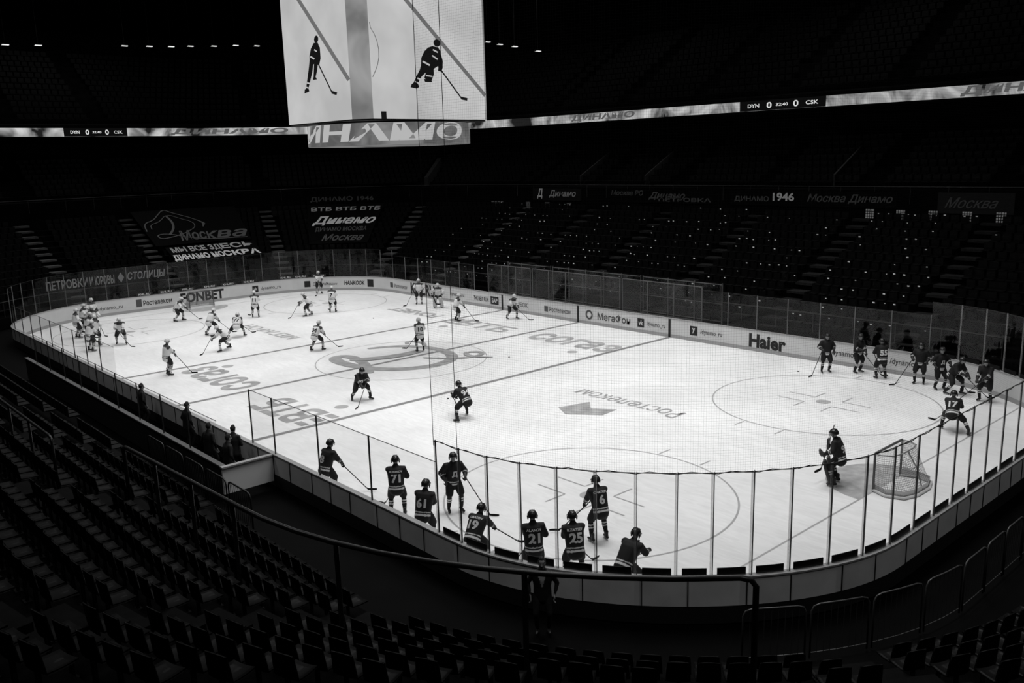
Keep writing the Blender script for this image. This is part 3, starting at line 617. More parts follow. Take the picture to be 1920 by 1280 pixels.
# ------------------------------------------------------------ goals
def goal(cy,dirn):
    org=V(0,cy,0); e=bpy.data.objects.new('hockey_goal',None); COL.objects.link(e); e.location=org
    e['label']='hockey goal with metal frame and cord net'; e['category']='goal'; e['group']='goals on the ice'
    B=dirn; m_fr=gray('goal_frame',.08,.35,.5)
    mb=MB(); mb.tube([(-.915,0,0),(-.915,0,1.18),(-.88,0,1.22),(.88,0,1.22),(.915,0,1.18),(.915,0,0)],[.038]*6,8,xax=None); obj('goal_post',mesh(mb,'goal_post',m_fr,True),e)
    base=[(-.915,0),(-1.12,B*.45),(-.95,B*.95),(-.4,B*1.12),(.4,B*1.12),(.95,B*.95),(1.12,B*.45),(.915,0)]
    topp=[(-.915,0),(-.93,B*.2),(-.75,B*.5),(-.35,B*.58),(.35,B*.58),(.75,B*.5),(.93,B*.2),(.915,0)]
    mb=MB(); mb.tube([(x,y,.05) for x,y in base],[.045]*8,8); obj('base_frame',mesh(mb,'base_frame',m_white,True),e)
    mb=MB(); mb.tube([(x,y,1.2) for x,y in topp],[.022]*8,8); mb.tube([(0,B*.58,1.2),(0,B*.9,.7),(0,B*1.1,.05)],[.02]*3,6); obj('top_frame',mesh(mb,'top_frame',gray('goal_rail',.2),True),e)
    mb=MB(); v=[];uvs=[];f=[]
    for i in range(8):
        for j in range(5):
            t=j/4; k=t**.8; v.append((base[i][0]*(1-k)+topp[i][0]*k,base[i][1]*(1-k)+topp[i][1]*k,.06+1.14*t)); uvs.append((i*.45,1.2*t))
    for i in range(7):
        for j in range(4): f.append((i*5+j,i*5+5+j,i*5+6+j,i*5+j+1))
    o0=len(v); 
    for i in range(8): v.append((topp[i][0],topp[i][1],1.2)); uvs.append((topp[i][0],topp[i][1]))
    f.append(tuple(range(o0,o0+8)))
    me=mesh(mb.raw(v,f),'goal_net',netmat('goal_net',.06,.15,.2)); ul=me.uv_layers.new(name='UVMap')
    for li,l in enumerate(me.loops): ul.data[li].uv=uvs[l.vertex_index]
    obj('goal_net',me,e)
    mb=MB(); v=[];f=[]
    for i in range(8): v+=[(base[i][0]*.97,base[i][1]*.97,.02),(base[i][0]*.97,base[i][1]*.97,.24)]
    for i in range(7): f.append((2*i,2*i+2,2*i+3,2*i+1))
    obj('base_skirt',mesh(mb.raw(v,f),'base_skirt',gray('skirt',.5)),e)
goal(-26.0,-1); goal(25.4,1)

# ------------------------------------------------------------ people
def remesh(mb,voxel,name):
    me=bpy.data.meshes.new('tmp'); me.from_pydata(mb.v,[],mb.f); o=bpy.data.objects.new('tmp',me); COL.objects.link(o)
    m=o.modifiers.new('r','REMESH'); m.mode='VOXEL'; m.voxel_size=voxel; m.use_smooth_shade=True
    m2=o.modifiers.new('s','SMOOTH'); m2.iterations=2; m2.factor=.5
    dg=bpy.context.evaluated_depsgraph_get(); r=bpy.data.meshes.new_from_object(o.evaluated_get(dg)); r.name=name
    bpy.data.objects.remove(o); bpy.data.meshes.remove(me); r.materials.clear(); r.materials.append(m_fig); return r
def settone(me,bones,fn):
    P=np.empty(len(me.vertices)*3); me.vertices.foreach_get('co',P); P=P.reshape(-1,3); D=[];T=[]
    for a,b,r,z in bones:
        ab=b-a; t=np.clip(((P-a)@ab)/(ab@ab),0,1); D.append(np.linalg.norm(P-(a+t[:,None]*ab),axis=1)-r); T.append(t)
    D=np.array(D);T=np.array(T);k=D.argmin(0); at=me.attributes.new('tone','FLOAT','POINT')
    at.data.foreach_set('value',np.array([fn(bones[k[i]][3],T[k[i],i],P[i]) for i in range(len(P))],dtype=np.float32))
def ik(a,c,l1,l2,pole):
    d=c-a; L=np.linalg.norm(d); L2=min(L,(l1+l2)*.995); c=a+nrm(d)*L2; x=(l1*l1-l2*l2+L2*L2)/(2*L2); h=math.sqrt(max(l1*l1-x*x,0)); u=nrm(d); p=nrm(pole-u*(pole@u)); return a+u*x+p*h,c
POSES={
 'stand':dict(h=.97,lean=8,feet=((-.2,0,0),(.2,.05,0)),stick=((.22,.36,1.12),(-.45,1.0,.02))),
 'rest':dict(h=.97,lean=5,feet=((-.17,0,0),(.2,.08,0)),stick=((.28,.28,1.1),(.85,.75,.02)),one=True),
 'watch':dict(h=.95,lean=20,feet=((-.22,0,0),(.22,0,0)),stick=((.1,.46,1.0),(-.75,.95,.05))),
 'lean':dict(h=.84,lean=42,feet=((-.26,-.1,0),(.26,-.1,0)),stick=((.2,.62,.9),(-.7,1.05,.3))),
 'glide':dict(h=.86,lean=32,feet=((-.26,.18,0),(.26,-.22,0)),stick=((.2,.5,.92),(-.5,1.15,.02))),
 'stride':dict(h=.75,lean=42,feet=((-.34,.25,0),(.58,-.32,.0)),stick=((.18,.55,.85),(-.6,1.2,.02))),
 'cut':dict(h=.76,lean=38,feet=((-.38,.15,0),(.36,-.2,0)),stick=((-.12,.5,.92),(.62,1.15,.02))),
 'goalie':dict(h=.9,lean=15,feet=((-.24,.05,0),(.24,.05,0)),hands=((-.4,.35,.98),(.42,.35,1.05))),
 'man':dict(h=.93,lean=3,feet=((-.12,0,0),(.12,.03,0)),hands=((-.28,.08,.80),(.28,.08,.80))),
 'manfold':dict(h=.93,lean=5,feet=((-.12,0,0),(.12,.03,0)),hands=((-.02,.27,1.15),(.06,.25,1.08))),
}
def glove_mesh():
    mb=MB(); mb.tube([(0,-.12,0),(0,-.05,0),(0,.0,0)],[(.07,.06),(.065,.055),(.046,.04)],10); mb.tube([(0,0,0),(0,.05,0),(0,.09,-.005)],[(.048,.034),(.058,.036),(.053,.03)],8,xax=(1,0,0))
    for i,(x,l) in enumerate(((-.04,.9),(-.014,1.0),(.014,.97),(.04,.8))):
        mb.tube([(x,.085,0),(x,.085+.045*l,-.01),(x,.085+.055*l,-.045),(x,.085+.02*l,-.07),(x,.07,-.062)],[.0145,.0145,.014,.0135,.012],6)
    mb.tube([(-.05,.03,-.005),(-.068,.055,-.03),(-.055,.08,-.055),(-.03,.09,-.07)],[.017,.017,.015,.013],6)
    return mb
def hand_mesh():
    mb=MB(); mb.tube([(0,-.03,0),(0,.02,0),(0,.08,-.003)],[(.026,.022),(.036,.016),(.038,.014)],8,xax=(1,0,0))
    for x,l in((-.03,.85),(-.01,1.0),(.01,.95),(.03,.75)): mb.tube([(x,.085,0),(x,.085+.04*l,-.008),(x,.085+.065*l,-.03),(x,.085+.07*l,-.05)],[.009,.0085,.008,.007],6)
    mb.tube([(-.03,.01,0),(-.052,.035,-.012),(-.055,.06,-.025)],[.011,.01,.009],6); return mb
M_GLD=mesh(glove_mesh(),'glove',gray('glove_dark',.02,.6),True); M_GLW=mesh(glove_mesh(),'glove',gray('glove_mix',.06,.6),True)
M_HAND=mesh(hand_mesh(),'hand',gray('skin_hand',.2,.6),True)
mb=MB(); mb.tube([(0,-.09,.09),(0,-.02,.085),(0,.08,.075),(0,.16,.068)],[(.045,.045),(.046,.045),(.045,.036),(.034,.028)],10,xax=(1,0,0)); mb.tube([(0,-.05,.1),(0,-.045,.17),(0,-.045,.24)],[(.047,.055),(.045,.052),(.05,.056)],10,xax=(1,0,0)); M_BOOT=mesh(mb,'boot',m_boot,True)
mb=MB(); mb.box((0,.02,.012),(.004,.14,.012)); mb.box((0,-.07,.035),(.015,.03,.018)); mb.box((0,.1,.033),(.015,.03,.016)); M_BLADE=mesh(mb,'blade',m_steel)
mb=MB(); mb.tube([(0,-.09,.04),(0,0,.04),(0,.1,.035),(0,.17,.03)],[(.035,.035),(.04,.04),(.042,.03),(.03,.022)],8,xax=(1,0,0)); M_SHOE=mesh(mb,'shoe',m_boot,True)
def helmet_mesh(mask=False):
    mb=MB(); v=[];f=[]; n=16; m=7
    for j in range(m):
        ph=math.radians(90-j*17)
        for i in range(n):
            t=2*math.pi*i/n; x=.126*math.cos(ph)*math.cos(t); y=.148*math.cos(ph)*math.sin(t); z=.142*math.sin(ph)
            if math.sin(t)>.25 and j>=5: z=max(z,.02)
            v.append((x,y,z+.01))
    for j in range(m-1):
        for i in range(n): f.append((j*n+i,(j+1)*n+i,(j+1)*n+(i+1)%n,j*n+(i+1)%n))
    mb.raw(v,f)
    for x in(-.05,0,.05): mb.tube([(x,.09,.112),(x,.02,.145),(x,-.07,.127)],[.01,.013,.01],5)
    mb.tube([(-.112,.07,.03),(-.065,.13,.035),(0,.152,.04),(.065,.13,.035),(.112,.07,.03)],[.012]*5,5)
    for sx in(-1,1): mb.tube([(sx*.118,.0,.0),(sx*.112,-.0,-.07)],[.022,.016],6)
    return mb
M_HD=mesh(helmet_mesh(),'helmet',m_dh,True); M_HW=mesh(helmet_mesh(),'helmet',m_lh,True)
mb=MB(); v=[];f=[]
for i in range(9):
    t=math.radians(20+i*17.5)
    for z in(.03,-.05): v.append((.13*math.cos(t),.157*math.sin(t),z))
for i in range(8): f.append((2*i,2*i+1,2*i+3,2*i+2))
M_VIS=mesh(mb.raw(v,f),'visor',glassmat('visor',.6,.1),True)
mb=MB()
for k in range(-2,3): mb.tube([(k*.035,.125-abs(k)*.012,.04),(k*.037,.16-abs(k)*.012,-.03),(k*.03,.13-abs(k)*.01,-.11)],[.005]*3,5)
for z in(.0,-.05,-.09): mb.tube([(-.1,.07,z),(-.06,.135,z),(0,.16,z),(.06,.135,z),(.1,.07,z)],[.005]*5,5)
M_CAGE=mesh(mb,'mask_cage',m_steel,True)
CACHE={}
def build(pose,kind,vx,mir):
    key=(pose,kind,vx,mir)
    if key in CACHE: return CACHE[key]
    p=POSES[pose]; mx=-1 if mir else 1; fx=lambda t:V(t[0]*mx,t[1],t[2]) if mir else V(*t)
    man=pose.startswith('man'); lean=math.radians(p['lean']); side=math.radians(p.get('side',0))*mx
    Z=.05 if not man else 0; H=V(0,-.12*math.sin(lean)*2,p['h']+Z)
    u=nrm(V(math.sin(side)*math.cos(lean),math.sin(lean),math.cos(lean)*math.cos(side))); r=nrm(V(1,0,0)-u*(V(1,0,0)@u)); f=np.cross(u,r)
    S=H+u*.46; Nk=H+u*.56; hu=nrm(u*.55+V(0,0,1)*.6); HC=Nk+hu*.15+f*.03; hf=nrm(f-hu*(f@hu)); hr=np.cross(hf,hu)
    SL=S-r*.19;SR=S+r*.19; HL=H-r*.1-u*.02;HR=H+r*.1-u*.02
    feet=[fx(t) for t in p['feet']]
    if mir: feet=feet[::-1]
    ank=[t+V(0,0,.17 if not man else .09) for t in feet]
    kn=[];an=[]
    for hp,a,sx in((HL,ank[0],-1),(HR,ank[1],1)):
        k,a2=ik(hp,a,.45,.43,V(sx*.25,1,.1)); kn.append(k); an.append(a2)
    st=None
    if 'stick' in p:
        top,bl=fx(p['stick'][0]),fx(p['stick'][1]); top=top+V(0,0,Z); ax=nrm(bl-top); g1=top+ax*.08; g2=top+ax*(.52)
        i1=1 if not mir else 0
        if pose=='cut': i1=1-i1
        gh=[None,None]; gh[i1]=g1
        gh[1-i1]=((SL if i1==1 else SR)+V((-.12 if i1==1 else .12),.14,-.5)) if p.get('one') else g2
        st=(top,bl)
    else:
        gh=[fx(t) for t in p['hands']]; 
        if mir: gh=gh[::-1]
    el=[];wr=[];ad=[]
    for sh,g,sx in((SL,gh[0],-1),(SR,gh[1],1)):
        w0=g-nrm(g-sh)*.09; e_,w1=ik(sh,w0,.30,.27,V(sx*.7,-.5,-.6)); el.append(e_); wr.append(w1); ad.append(nrm(w1-e_))
    pl=not man
    mb=MB(); mb.tube([H-u*.07,H,H+u*.2,H+u*.37,H+u*.46,H+u*.53],[(.14,.10),(.16,.12),(.145,.105),(.175,.12),(.17,.10),(.08,.07)],12,xax=r)
    mb.tube([Nk-u*.06,HC-hu*.07],[.068,.062],8)
    mb.tube([HC-hu*.12+hf*.02,HC-hu*.07+hf*.01,HC,HC+hu*.06,HC+hu*.105],[(.042,.055),(.066,.082),(.08,.098),(.074,.093),(.042,.058)],12,xax=hr)
    mb.tube([HC+hf*.095+hu*.0,HC+hf*.118-hu*.03],[.012,.016],6)
    for sx in(-1,1): mb.tube([HC+hr*sx*.08+hu*.01,HC+hr*sx*.082-hu*.025],[.014,.012],6)
    cal=(.07,.08,.052) if pl else (.055,.06,.04)
    for i,(hp,k,a,sx) in enumerate(((HL,kn[0],an[0],-1),(HR,kn[1],an[1],1))):
        m1=k*.6+a*.4; mb.tube([hp,hp*.5+k*.5,k],[.088,.078,.066],10); mb.tube([k,m1,a],[cal[0],cal[1],cal[2]],10)
    for sh,e_,w_2 in((SL,el[0],wr[0]),(SR,el[1],wr[1])):
        mb.tube([sh,e_],[.055,.042],8); mb.tube([e_,e_*.6+w_2*.4,w_2],[.042,.041,.028],8)
    body=remesh(mb,vx,'body')
    bones=[(H,S,.14,'torso'),(Nk,HC,.06,'neck'),(HC-hu*.06,HC+hu*.06,.09,'head')]
    for i in(0,1): bones+=[((HL,HR)[i],kn[i],.08,'thigh'),(kn[i],an[i],.06,'calf'),((SL,SR)[i],el[i],.05,'arm'),(el[i],wr[i],.04,'fore')]
    dk=.011; wh=.62
    def bt(z,t,P):
        if z in('head','neck'):
            q=P-HC; a=q@hf; b=q@hu; c=abs(q@hr)
            if a>.06 and abs(b-.012)<.014 and .015<c<.045: return .03
            if a>.06 and abs(b+.062)<.009 and c<.025: return .08
            return .22
        if kind=='man': return .012
        if z=='calf':
            if kind=='white': return dk if (.18<t<.28 or .5<t<.6 or .34<t<.4) else wh*.9
            return wh if (.25<t<.33 or .42<t<.5) else dk
        if kind=='white' and z in('arm','fore'): return wh
        return .02
    settone(body,bones,bt)
    mb=MB(); g=.062 if pl else .02; dn=.17 if pl else .14
    mb.tube([H-u*dn+f*.0,H-u*.05,H+u*.15,H+u*.34,H+u*.45,H+u*.52,H+u*.56],[(.20+g*.5,.15+g*.6),(.19+g*.6,.145+g*.7),(.175+g,.13+g),(.20+g*.9,.14+g*.8),(.19+g*.8,.12+g*.6),(.115,.095),(.085,.08)],14,xax=r)
    sr=(.102,.092,.07) if pl else (.068,.058,.042)
    for sh,e_,w2,sx in((SL,el[0],wr[0],-1),(SR,el[1],wr[1],1)):
        mb.tube([sh-r*sx*.05,sh+(r*sx*.02 if pl else 0),sh*.5+e_*.5,e_],[.09 if pl else .08,sr[0],sr[1],sr[1]*.95],10); mb.tube([e_,e_*.35+w2*.65],[sr[1]*.95,sr[2]],10)
    jer=remesh(mb,vx,'jersey')
    jb=[(H-u*.24,S,.2,'torso')]
    for i in(0,1): jb+=[((SL,SR)[i],el[i],.085,'arm'),(el[i],wr[i],.075,'fore')]
    def jt(z,t,P):
        if kind=='man':
            q=P-H; 
            if z=='torso' and (q@f)>.08 and abs(q@r)<.075*((q@u)-.15)/.3 and .15<(q@u)<.5: return .32
            return .012
        if z=='torso':
            h=(P-H)@u
            if kind=='white':
                if -.12<h<-.07 or -.03<h<.0: return dk
                if h>.44: return .05
                return wh
            return wh if (-.13<h<-.08 or -.04<h<-.015) else dk
        if z=='arm': return (.05 if t<.25 else wh) if kind=='white' else dk
        if kind=='white': return dk if (.1<t<.25 or .38<t<.48) else wh
        return wh if (.08<t<.2 or .32<t<.4) else dk
    settone(jer,jb,jt)
    mb=MB(); q=.045 if pl else .012
    mb.tube([H-u*.1,H+u*.05],[(.165+q*.6,.13+q*.6),(.15+q*.5,.12+q*.5)],12,xax=r)
    for hp,k,a in((HL,kn[0],an[0]),(HR,kn[1],an[1])):
        if pl: mb.tube([hp,hp*.5+k*.5,hp*.1+k*.9],[.125,.13,.118],10)
        else: mb.tube([hp,hp*.5+k*.5,k],[.098,.088,.072],10); mb.tube([k,a*.92+k*.08],[.072,.058],10)
    sh_=remesh(mb,vx,'shorts' if pl else 'trousers'); settone(sh_,[(H,H+u*.1,.1,'p')],lambda z,t,P:.010 if kind!='white' else .015)
    gl=[]
    for i in(0,1):
        A_=ad[i]; X=nrm(st[1]-st[0]) if (st is not None and (not p.get('one') or i==(0 if mir else 1))) else V(0.2,1,0)
        X=X-A_*(X@A_); X=nrm(X) if np.linalg.norm(X)>.05 else nrm(np.cross(A_,V(0,0,1))); Zx=np.cross(X,A_)
        if Zx@V(0,0,1)<0: X=-X; Zx=-Zx
        gl.append(Matrix(((X[0],A_[0],Zx[0],wr[i][0]),(X[1],A_[1],Zx[1],wr[i][1]),(X[2],A_[2],Zx[2],wr[i][2]),(0,0,0,1))))
    hm=Matrix(((hr[0],hf[0],hu[0],HC[0]),(hr[1],hf[1],hu[1],HC[1]),(hr[2],hf[2],hu[2],HC[2]),(0,0,0,1)))
    sk=[]
    for i in(0,1):
        t=feet[i]+(an[i]-ank[i]); yw=(-1 if i==0 else 1)*(-8 if abs(feet[i][0])<.3 else -25); sk.append(Matrix.Translation(t)@Matrix.Rotation(math.radians(yw),4,'Z'))
    bv=BVHTree.FromPolygons([v_.co[:] for v_ in jer.vertices],[tuple(p_.vertices) for p_ in jer.polygons])
    D=dict(body=body,jersey=jer,shorts=sh_,gloves=gl,head=hm,skates=sk,stick=st,H=H,u=u,r=r,f=f,bvh=bv,kn=kn,an=an,wr=wr,ad=ad); CACHE[key]=D; return D
mb=MB(); mb.tube([(0,-.02,.0),(0,-.01,.05),(0,0,.10)],[(.087,.094),(.086,.104),(.054,.069)],12,xax=(1,0,0)); M_HAIR=mesh(mb,'hair',m_hair,True)
def cloth_text(D,body,h0,hgt,wid,back,mat,name,parent,bold=.03):
    v,f,sz=textmesh(body,bold); P=[]; sg=-1 if back else 1; u,r,fw,H=D['u'],D['r'],D['f'],D['H']
    wid=min(wid,hgt*sz[0]/sz[1]*1.05)
    for x,y in v:
        c=H+u*(h0+hgt*y/sz[1])+r*((x/sz[0]-.5)*wid)*(-sg); o_=c+fw*sg*.7
        hit=D['bvh'].ray_cast(Vector(o_),Vector(-fw*sg)); q=np.array(hit[0]) if hit[0] is not None else c+fw*sg*.2
        P.append(q+fw*sg*.014)
    obj(name,mesh(MB().raw(P,f),name,mat),parent)
def stickmesh(top,bl,goalie=False):
    ax=nrm(bl-top); mb=MB(); mb.tube([top,bl-ax*.03],[.015,.015],6); s=mesh(mb,'shaft',m_shaft,True)
    fw=nrm(V(ax[0],ax[1],0)); sd=V(-fw[1],fw[0],0); 
    mb=MB(); a=bl+V(0,0,.02)
    mb.tube([a-ax*.06,a,a+fw*.10+sd*.0,a+fw*.2+sd*.01,a+fw*.27+sd*.03],[(.012,.02),(.010,.034),(.009,.036),(.008,.034),(.006,.026)],8,xax=sd)
    return s,mesh(mb,'blade',m_blk,True)
def person(x,y,hd,pose,kind,label,vx=.03,mir=False,num=None,nm=None,logo=False,group=None,z=0):
    D=build(pose,kind,vx,mir); rot=math.atan2(hd[1],hd[0])-math.pi/2
    e=obj('person',None,loc=(x,y,z),rot=(0,0,rot),label=label,cat='person',group=group)
    obj('body',D['body'],e); obj('jersey' if kind!='man' else 'jacket',D['jersey'],e); obj('shorts' if kind!='man' else 'trousers',D['shorts'],e)
    goalie=pose=='goalie'
    for i,M in enumerate(D['gloves']):
        o=obj('glove' if kind!='man' else 'hand',M_HAND if kind=='man' else (M_GLD if kind=='dark' else M_GLW),e); o.matrix_local=M
    if kind!='man':
        o=obj('helmet',M_HD if kind=='dark' else M_HW,e); o.matrix_local=D['head']; o2=obj('mask_cage' if goalie else 'visor',M_CAGE if goalie else M_VIS,o)
    else:
        o=obj('hair',M_HAIR,e); o.matrix_local=D['head']
    for M in D['skates']:
        if kind=='man': o=obj('shoe',M_SHOE,e); o.matrix_local=M
        else:
            o=obj('skate',M_BOOT,e); o.matrix_local=M; obj('blade',M_BLADE,o)
    nmat=m_num if kind=='dark' else m_numd
    if num: cloth_text(D,num,.08,.25,.17*len(num)+.02,True,nmat,'jersey_number',e,.04)
    if nm: cloth_text(D,nm,.37,.065,.38,True,nmat,'jersey_name',e,.03)
    if logo: cloth_text(D,'Д',.12,.2,.2,False,nmat,'chest_emblem',e,.04)
    if D['stick'] and kind!='man':
        s,bd=stickmesh(*D['stick']); q=obj('hockey_stick',s,loc=(x,y,z),rot=(0,0,rot),label='dark hockey stick held by a skater' ,cat='hockey stick',group='hockey sticks'); obj('blade',bd,q)
    if goalie:
        for i in(0,1):
            k,a=D['kn'][i],D['an'][i]; dr=nrm(a-k); mb=MB(); mb.tube([k-dr*.2+V(0,.07,0),k+V(0,.09,0),a+V(0,.08,-.02),a+V(0,.13,-.1)],[(.13,.05),(.145,.06),(.14,.055),(.11,.04)],12,xax=(1,0,0)); obj('leg_pad',mesh(mb,'leg_pad',m_pad if kind=='white' else m_padd,True),e)
        w2=D['wr'][1]; mb=MB(); mb.box(w2+V(.02,.08,.03),(.1,.03,.17)); obj('blocker',mesh(mb,'blocker',m_pad if kind=='white' else m_padd),e)
        w1=D['wr'][0]; mb=MB(); mb.tube([w1+V(0,.0,-.06),w1+V(-.02,.1,.03),w1+V(-.03,.14,.12)],[(.08,.05),(.13,.06),(.09,.03)],10); obj('catch_glove',mesh(mb,'catch_glove',m_pad if kind=='white' else m_padd,True),e)
        gp=w2+V(0,.08,0); tp=gp+V(.22,-.1,.6); dr=nrm(gp-tp); bt_=gp+dr*.8; bt_[2]=max(bt_[2],.05)
        s=MB().tube([tp,gp+dr*.12],[.014,.014],6); s.tube([gp+dr*.12,gp+dr*.2,bt_],[(.014,.014),(.014,.042),(.014,.045)],8,xax=(0,1,0)); 
        q=obj('goalie_stick',mesh(s,'goalie_stick',m_shaft),loc=(x,y,z),rot=(0,0,rot),label='wide-bladed goalie stick held by the goalie',cat='hockey stick')
        s=MB(); s.tube([bt_+V(.02,0,0),bt_+V(-.16,.05,-.01),bt_+V(-.34,.1,0)],[(.012,.045),(.012,.05),(.01,.04)],8,xax=(0,1,0)); obj('blade',mesh(s,'blade',m_blk),q)
    return e
GD='skaters in dark jerseys'; GW='skaters in white jerseys'
NV=.02
dk_list=[
 (-5.9,-5.3,(-.2,-1),'cut',False,None,None,True,'dark-jersey skater crouching low in a turn'),
 (-4.5,-10.7,(.05,1),'stride',True,'94',None,False,'dark-jersey skater striding, number 94 on the back'),
 (-12.75,-14.15,(.9,.15),'watch',True,'8',None,False,'dark-jersey skater by the boards holding a stick'),
 (-12.2,-17.1,(.6,.8),'stand',False,'71','MURANOV',False,'dark-jersey skater seen from behind, number 71'),
 (-12.75,-19.2,(.9,.5),'watch',False,'61',None,False,'dark-jersey skater by the boards, number 61'),
 (-10.8,-18.0,(-.35,-.9),'rest',True,None,None,True,'dark-jersey skater facing the boards, emblem on chest'),
 (-12.55,-21.15,(.9,.35),'lean',True,'19','TARASOV',False,'dark-jersey skater bending beside the boards, number 19'),
 (-12.2,-22.9,(.55,.8),'stand',False,'21','ALANOV',False,'dark-jersey skater seen from behind, number 21'),
 (-11.5,-23.6,(.5,.85),'watch',True,'25','B.ZAITSEV',False,'dark-jersey skater seen from behind, number 25'),
 (-9.3,-22.4,(.35,.95),'watch',False,'6','CHAYKIN',False,'dark-jersey skater on the ice, number 6'),
 (-11.0,-24.9,(.95,.1),'lean',False,None,None,False,'dark-jersey skater bending low beside the boards'),
 (6.6,-25.3,(.95,.35),'stride',False,'17',None,False,'dark-jersey skater pushing off, number 17'),
 (11.7,-17.6,(-.7,-.7),'rest',False,None,None,False,'dark-jersey skater standing near the far boards'),
 (12.6,-18.7,(-.3,-1),'stand',False,None,None,False,'dark-jersey skater waiting by the far boards'),
 (12.2,-20.0,(.6,.7),'stand',True,'55',None,False,'dark-jersey skater by the far boards, number 55'),
 (12.5,-21.6,(-.9,-.2),'rest',False,None,None,False,'dark-jersey skater resting stick on the ice'),
 (12.1,-22.6,(-.6,-.8),'rest',True,None,None,True,'dark-jersey skater facing out, emblem on chest'),
 (11.7,-23.4,(-.2,-1),'glide',False,None,None,False,'dark-jersey skater leaning on a stick by the boards'),
 (11.4,-24.7,(-1,0),'watch',True,None,None,False,'dark-jersey skater at the rounded corner boards'),
]
for x,y,h,ps,mi,nu,nm,lg,lb in dk_list: person(x,y,h,ps,'dark',lb,NV if x<0 else .028,mi,nu,nm,lg,GD)
person(-1.1,-24.9,(-.25,1),'goalie','dark','dark-jersey goalie standing before the goal',NV,False,'98',None,False,GD)
wl=[(-3.4,21.1,(.6,-.5),'glide',False,None),(-4.0,14.5,(.9,.3),'glide',True,None),(-5.5,9.5,(-.8,.3),'stride',False,None),(-3.2,12.6,(.6,.8),'stride',True,'77'),(.7,18.2,(.5,.8),'stand',False,'11'),
 (3.4,15.9,(-.7,.4),'glide',False,None),(9.2,24.4,(-.3,-1),'stand',True,None),(5.3,15.8,(.7,.7),'stand',False,'7'),(-1.9,5.4,(.9,.3),'glide',True,'24'),(1.8,.8,(.3,1),'stand',False,'10'),
 (-10.0,6.0,(.9,.0),'stand',True,None),(-8.9,16.1,(-.3,-.9),'glide',False,None),(11.3,13.8,(-.5,-.5),'rest',False,None),(8.8,6.3,(.9,-.3),'watch',True,None),(11.6,4.1,(-.1,-1),'glide',False,None),
 (-10.1,16.8,(.7,.7),'stand',False,None),(-9.9,18.6,(.5,-.8),'watch',True,None),(-10.1,20.3,(.9,0),'rest',False,None),(-9.2,22.0,(.6,-.6),'stand',True,None),(-8.0,24.2,(.3,-.9),'rest',False,None),(-10.8,15.4,(.9,.2),'watch',False,None),(-9.0,20.6,(-.6,-.8),'rest',True,None)]
for x,y,h,ps,mi,nu in wl: person(x,y,h,ps,'white','white-jersey skater with dark stripes, %s'%({'glide':'gliding with stick down','stride':'striding low','stand':'standing with stick','watch':'bent slightly forward','rest':'resting on the ice'}[ps]),.03,mi,nu,None,False,GW)
person(11.2,11.4,(-.6,-.6),'goalie','white','white-jersey goalie with leg pads near the boards',.03,False,None,None,False,GW)
GM='staff beside the rink'
for x,y,h,ps,lb in((-13.95,-6.2,(1,.1),'man','person in a dark suit standing in the team bench'),(-14.05,-10.3,(.8,.6),'manfold','person in a dark jacket with folded arms at the bench'),(-14.6,-11.1,(.9,0),'man','person in dark clothes beside the bench gate'),(-14.5,-9.4,(1,.3),'man','person in dark clothes in the team bench'),(-14.1,-2.0,(1,0),'man','person in a dark suit behind the boards'),
  (-13.6,-24.65,(-.7,-.7),'man','person in a dark suit and pale shirt outside the boards')):
    person(x,y,h,ps,'man',lb,.02 if y<-20 else .025,False,group=GM)
for x,y in((-8.6,-23.2),(-3.2,-8.0),(11,-16.6),(4,-4),(-9.5,7.6),(5.8,11.5)):
    mb=MB().tube([(0,0,.001),(0,0,.025)],[.04,.04],16,round_=False); obj('hockey_puck',mesh(mb,'hockey_puck',m_blk),loc=(x,y,.008),label='black rubber puck lying on the ice',cat='puck',group='pucks on the ice')

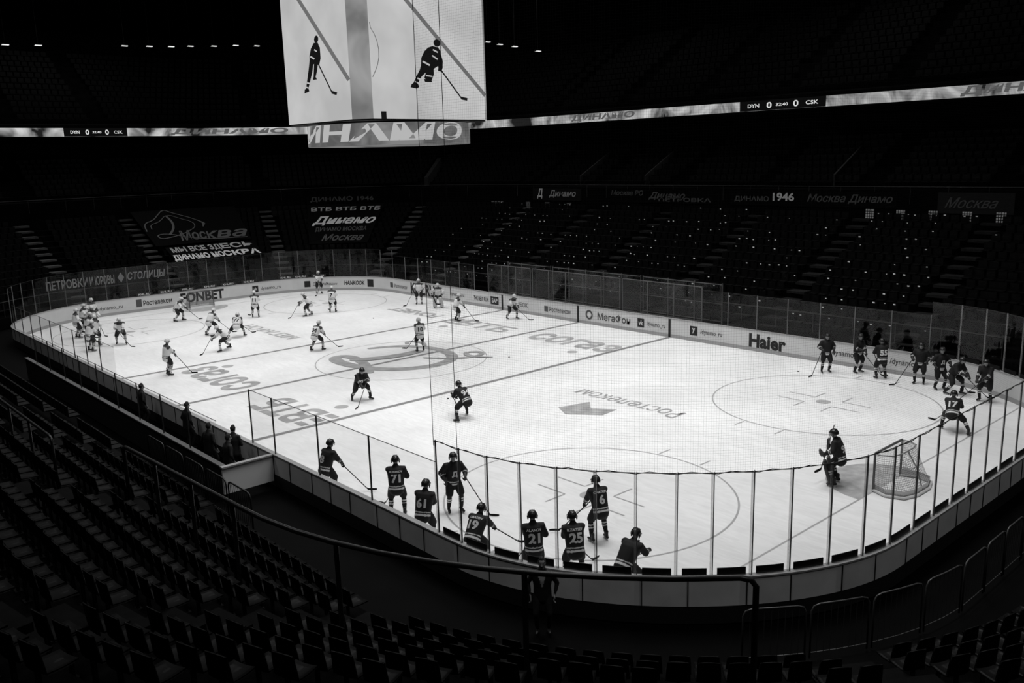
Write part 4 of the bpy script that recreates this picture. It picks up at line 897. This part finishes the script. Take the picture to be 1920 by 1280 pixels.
# ------------------------------------------------------------ near railings
def fence(s0,s1,d,z0,z1,bars=True,label='dark metal guard rail with upright bars',tr=.024,zb=None,mat=None,ztilt=0):
    mat=mat or m_rail; zt=lambda s:z1+ztilt*(s-s0)/(s1-s0)
    org=PS((s0+s1)/2,d,z0); e=bpy.data.objects.new('guard_rail',None); COL.objects.link(e); e.location=org; e['label']=label; e['category']='railing'; e['group']='guard rails in the near stand'
    L=s1-s0; c=min(.15,L*.2); pts=[PS(s0,d,z0),PS(s0,d,z1-.15),PS(s0+c*.3,d,z1-.04),PS(s0+c,d,z1)]+[PS(s,d,zt(s)) for s in srange(s0+c,s1-c,.6)[1:-1]]+[PS(s1-c,d,zt(s1)),PS(s1-c*.3,d,zt(s1)-.04),PS(s1,d,zt(s1)-.15),PS(s1,d,z0)]
    mb=MB().tube(pts,[tr]*len(pts),8,round_=False); obj('top_rail',mesh(shifted(mb,org),'top_rail',mat,True),e)
    mb=MB(); mb.tube([PS(s,d,z0+.12) for s in srange(s0,s1,.6)],[.014]*len(srange(s0,s1,.6)),5); obj('lower_rail',mesh(shifted(mb,org),'lower_rail',mat),e)
    for s in (srange(s0,s1,.13)[1:-1] if bars else srange(s0,s1,2.4)[1:-1]):
        mb=MB().tube([PS(s,d,z0+(.12 if bars else 0)),PS(s,d,zt(s))],[.008 if bars else tr]*2,5,round_=False); obj('rail_post',mesh(shifted(mb,org),'rail_post',mat),e)
s=86
while s<92.5: fence(s,s+1.35,2.95,.6,1.75); s+=1.5
s=105.0
while s<121: fence(s,s+1.1,1.7,0,1.2,mat=m_railg,tr=.02); s+=1.2
fence(91.5,104.4,5.4,1.3,3.25,False,'long thick dark handrail curving around a seat block',.05,ztilt=.55)
fence(84,90.5,6.8,2.2,3.6,False,'dark handrail beside the seat block',.04)
fence(108.5,118.5,4.6,1.3,2.3,False,'dark handrail running along the front seat rows',.035)

# ------------------------------------------------------------ lights
def area(x,y,z,sx,sy,pw,spread=110,rot=(0,0,0)):
    l=bpy.data.lights.new('rink_and_fill_light','AREA'); l.shape='RECTANGLE'; l.size=sx; l.size_y=sy; l.energy=pw; l.spread=math.radians(spread)
    o=bpy.data.objects.new('rink_and_fill_light',l); COL.objects.link(o); o.location=(x,y,z); o.rotation_euler=rot
for x in(-6.5,6.5):
    for y,p in((-20,1450),(-5,1400),(8,1230),(20,1020)): area(x,y,27,9,9,p)
for x,y in((-22,-28),(-24,0),(-10,-44),(14,-42)): area(x,y,24,6,6,550,150)  # unseen fill lamps added to brighten near seats and outer board faces
for x,y in((26,-5),(26,20),(0,42),(-15,40)): area(x,y,26,8,8,700,150)  # unseen fill lamps added to brighten the far stands and their banners
w=bpy.data.worlds.new('w'); SC.world=w; w.use_nodes=True; w.node_tree.nodes['Background'].inputs[0].default_value=(.001,.001,.001,1)

# ------------------------------------------------------------ camera
cd=bpy.data.cameras.new('camera'); cd.sensor_width=36; cd.lens=FPX/1920*36; cd.clip_end=400; cd.clip_start=.1
co=bpy.data.objects.new('camera',cd); COL.objects.link(co)
co.matrix_world=Matrix(((Rv[0],Uv[0],-Fv[0],CAMP[0]),(Rv[1],Uv[1],-Fv[1],CAMP[1]),(Rv[2],Uv[2],-Fv[2],CAMP[2]),(0,0,0,1)))
SC.camera=co
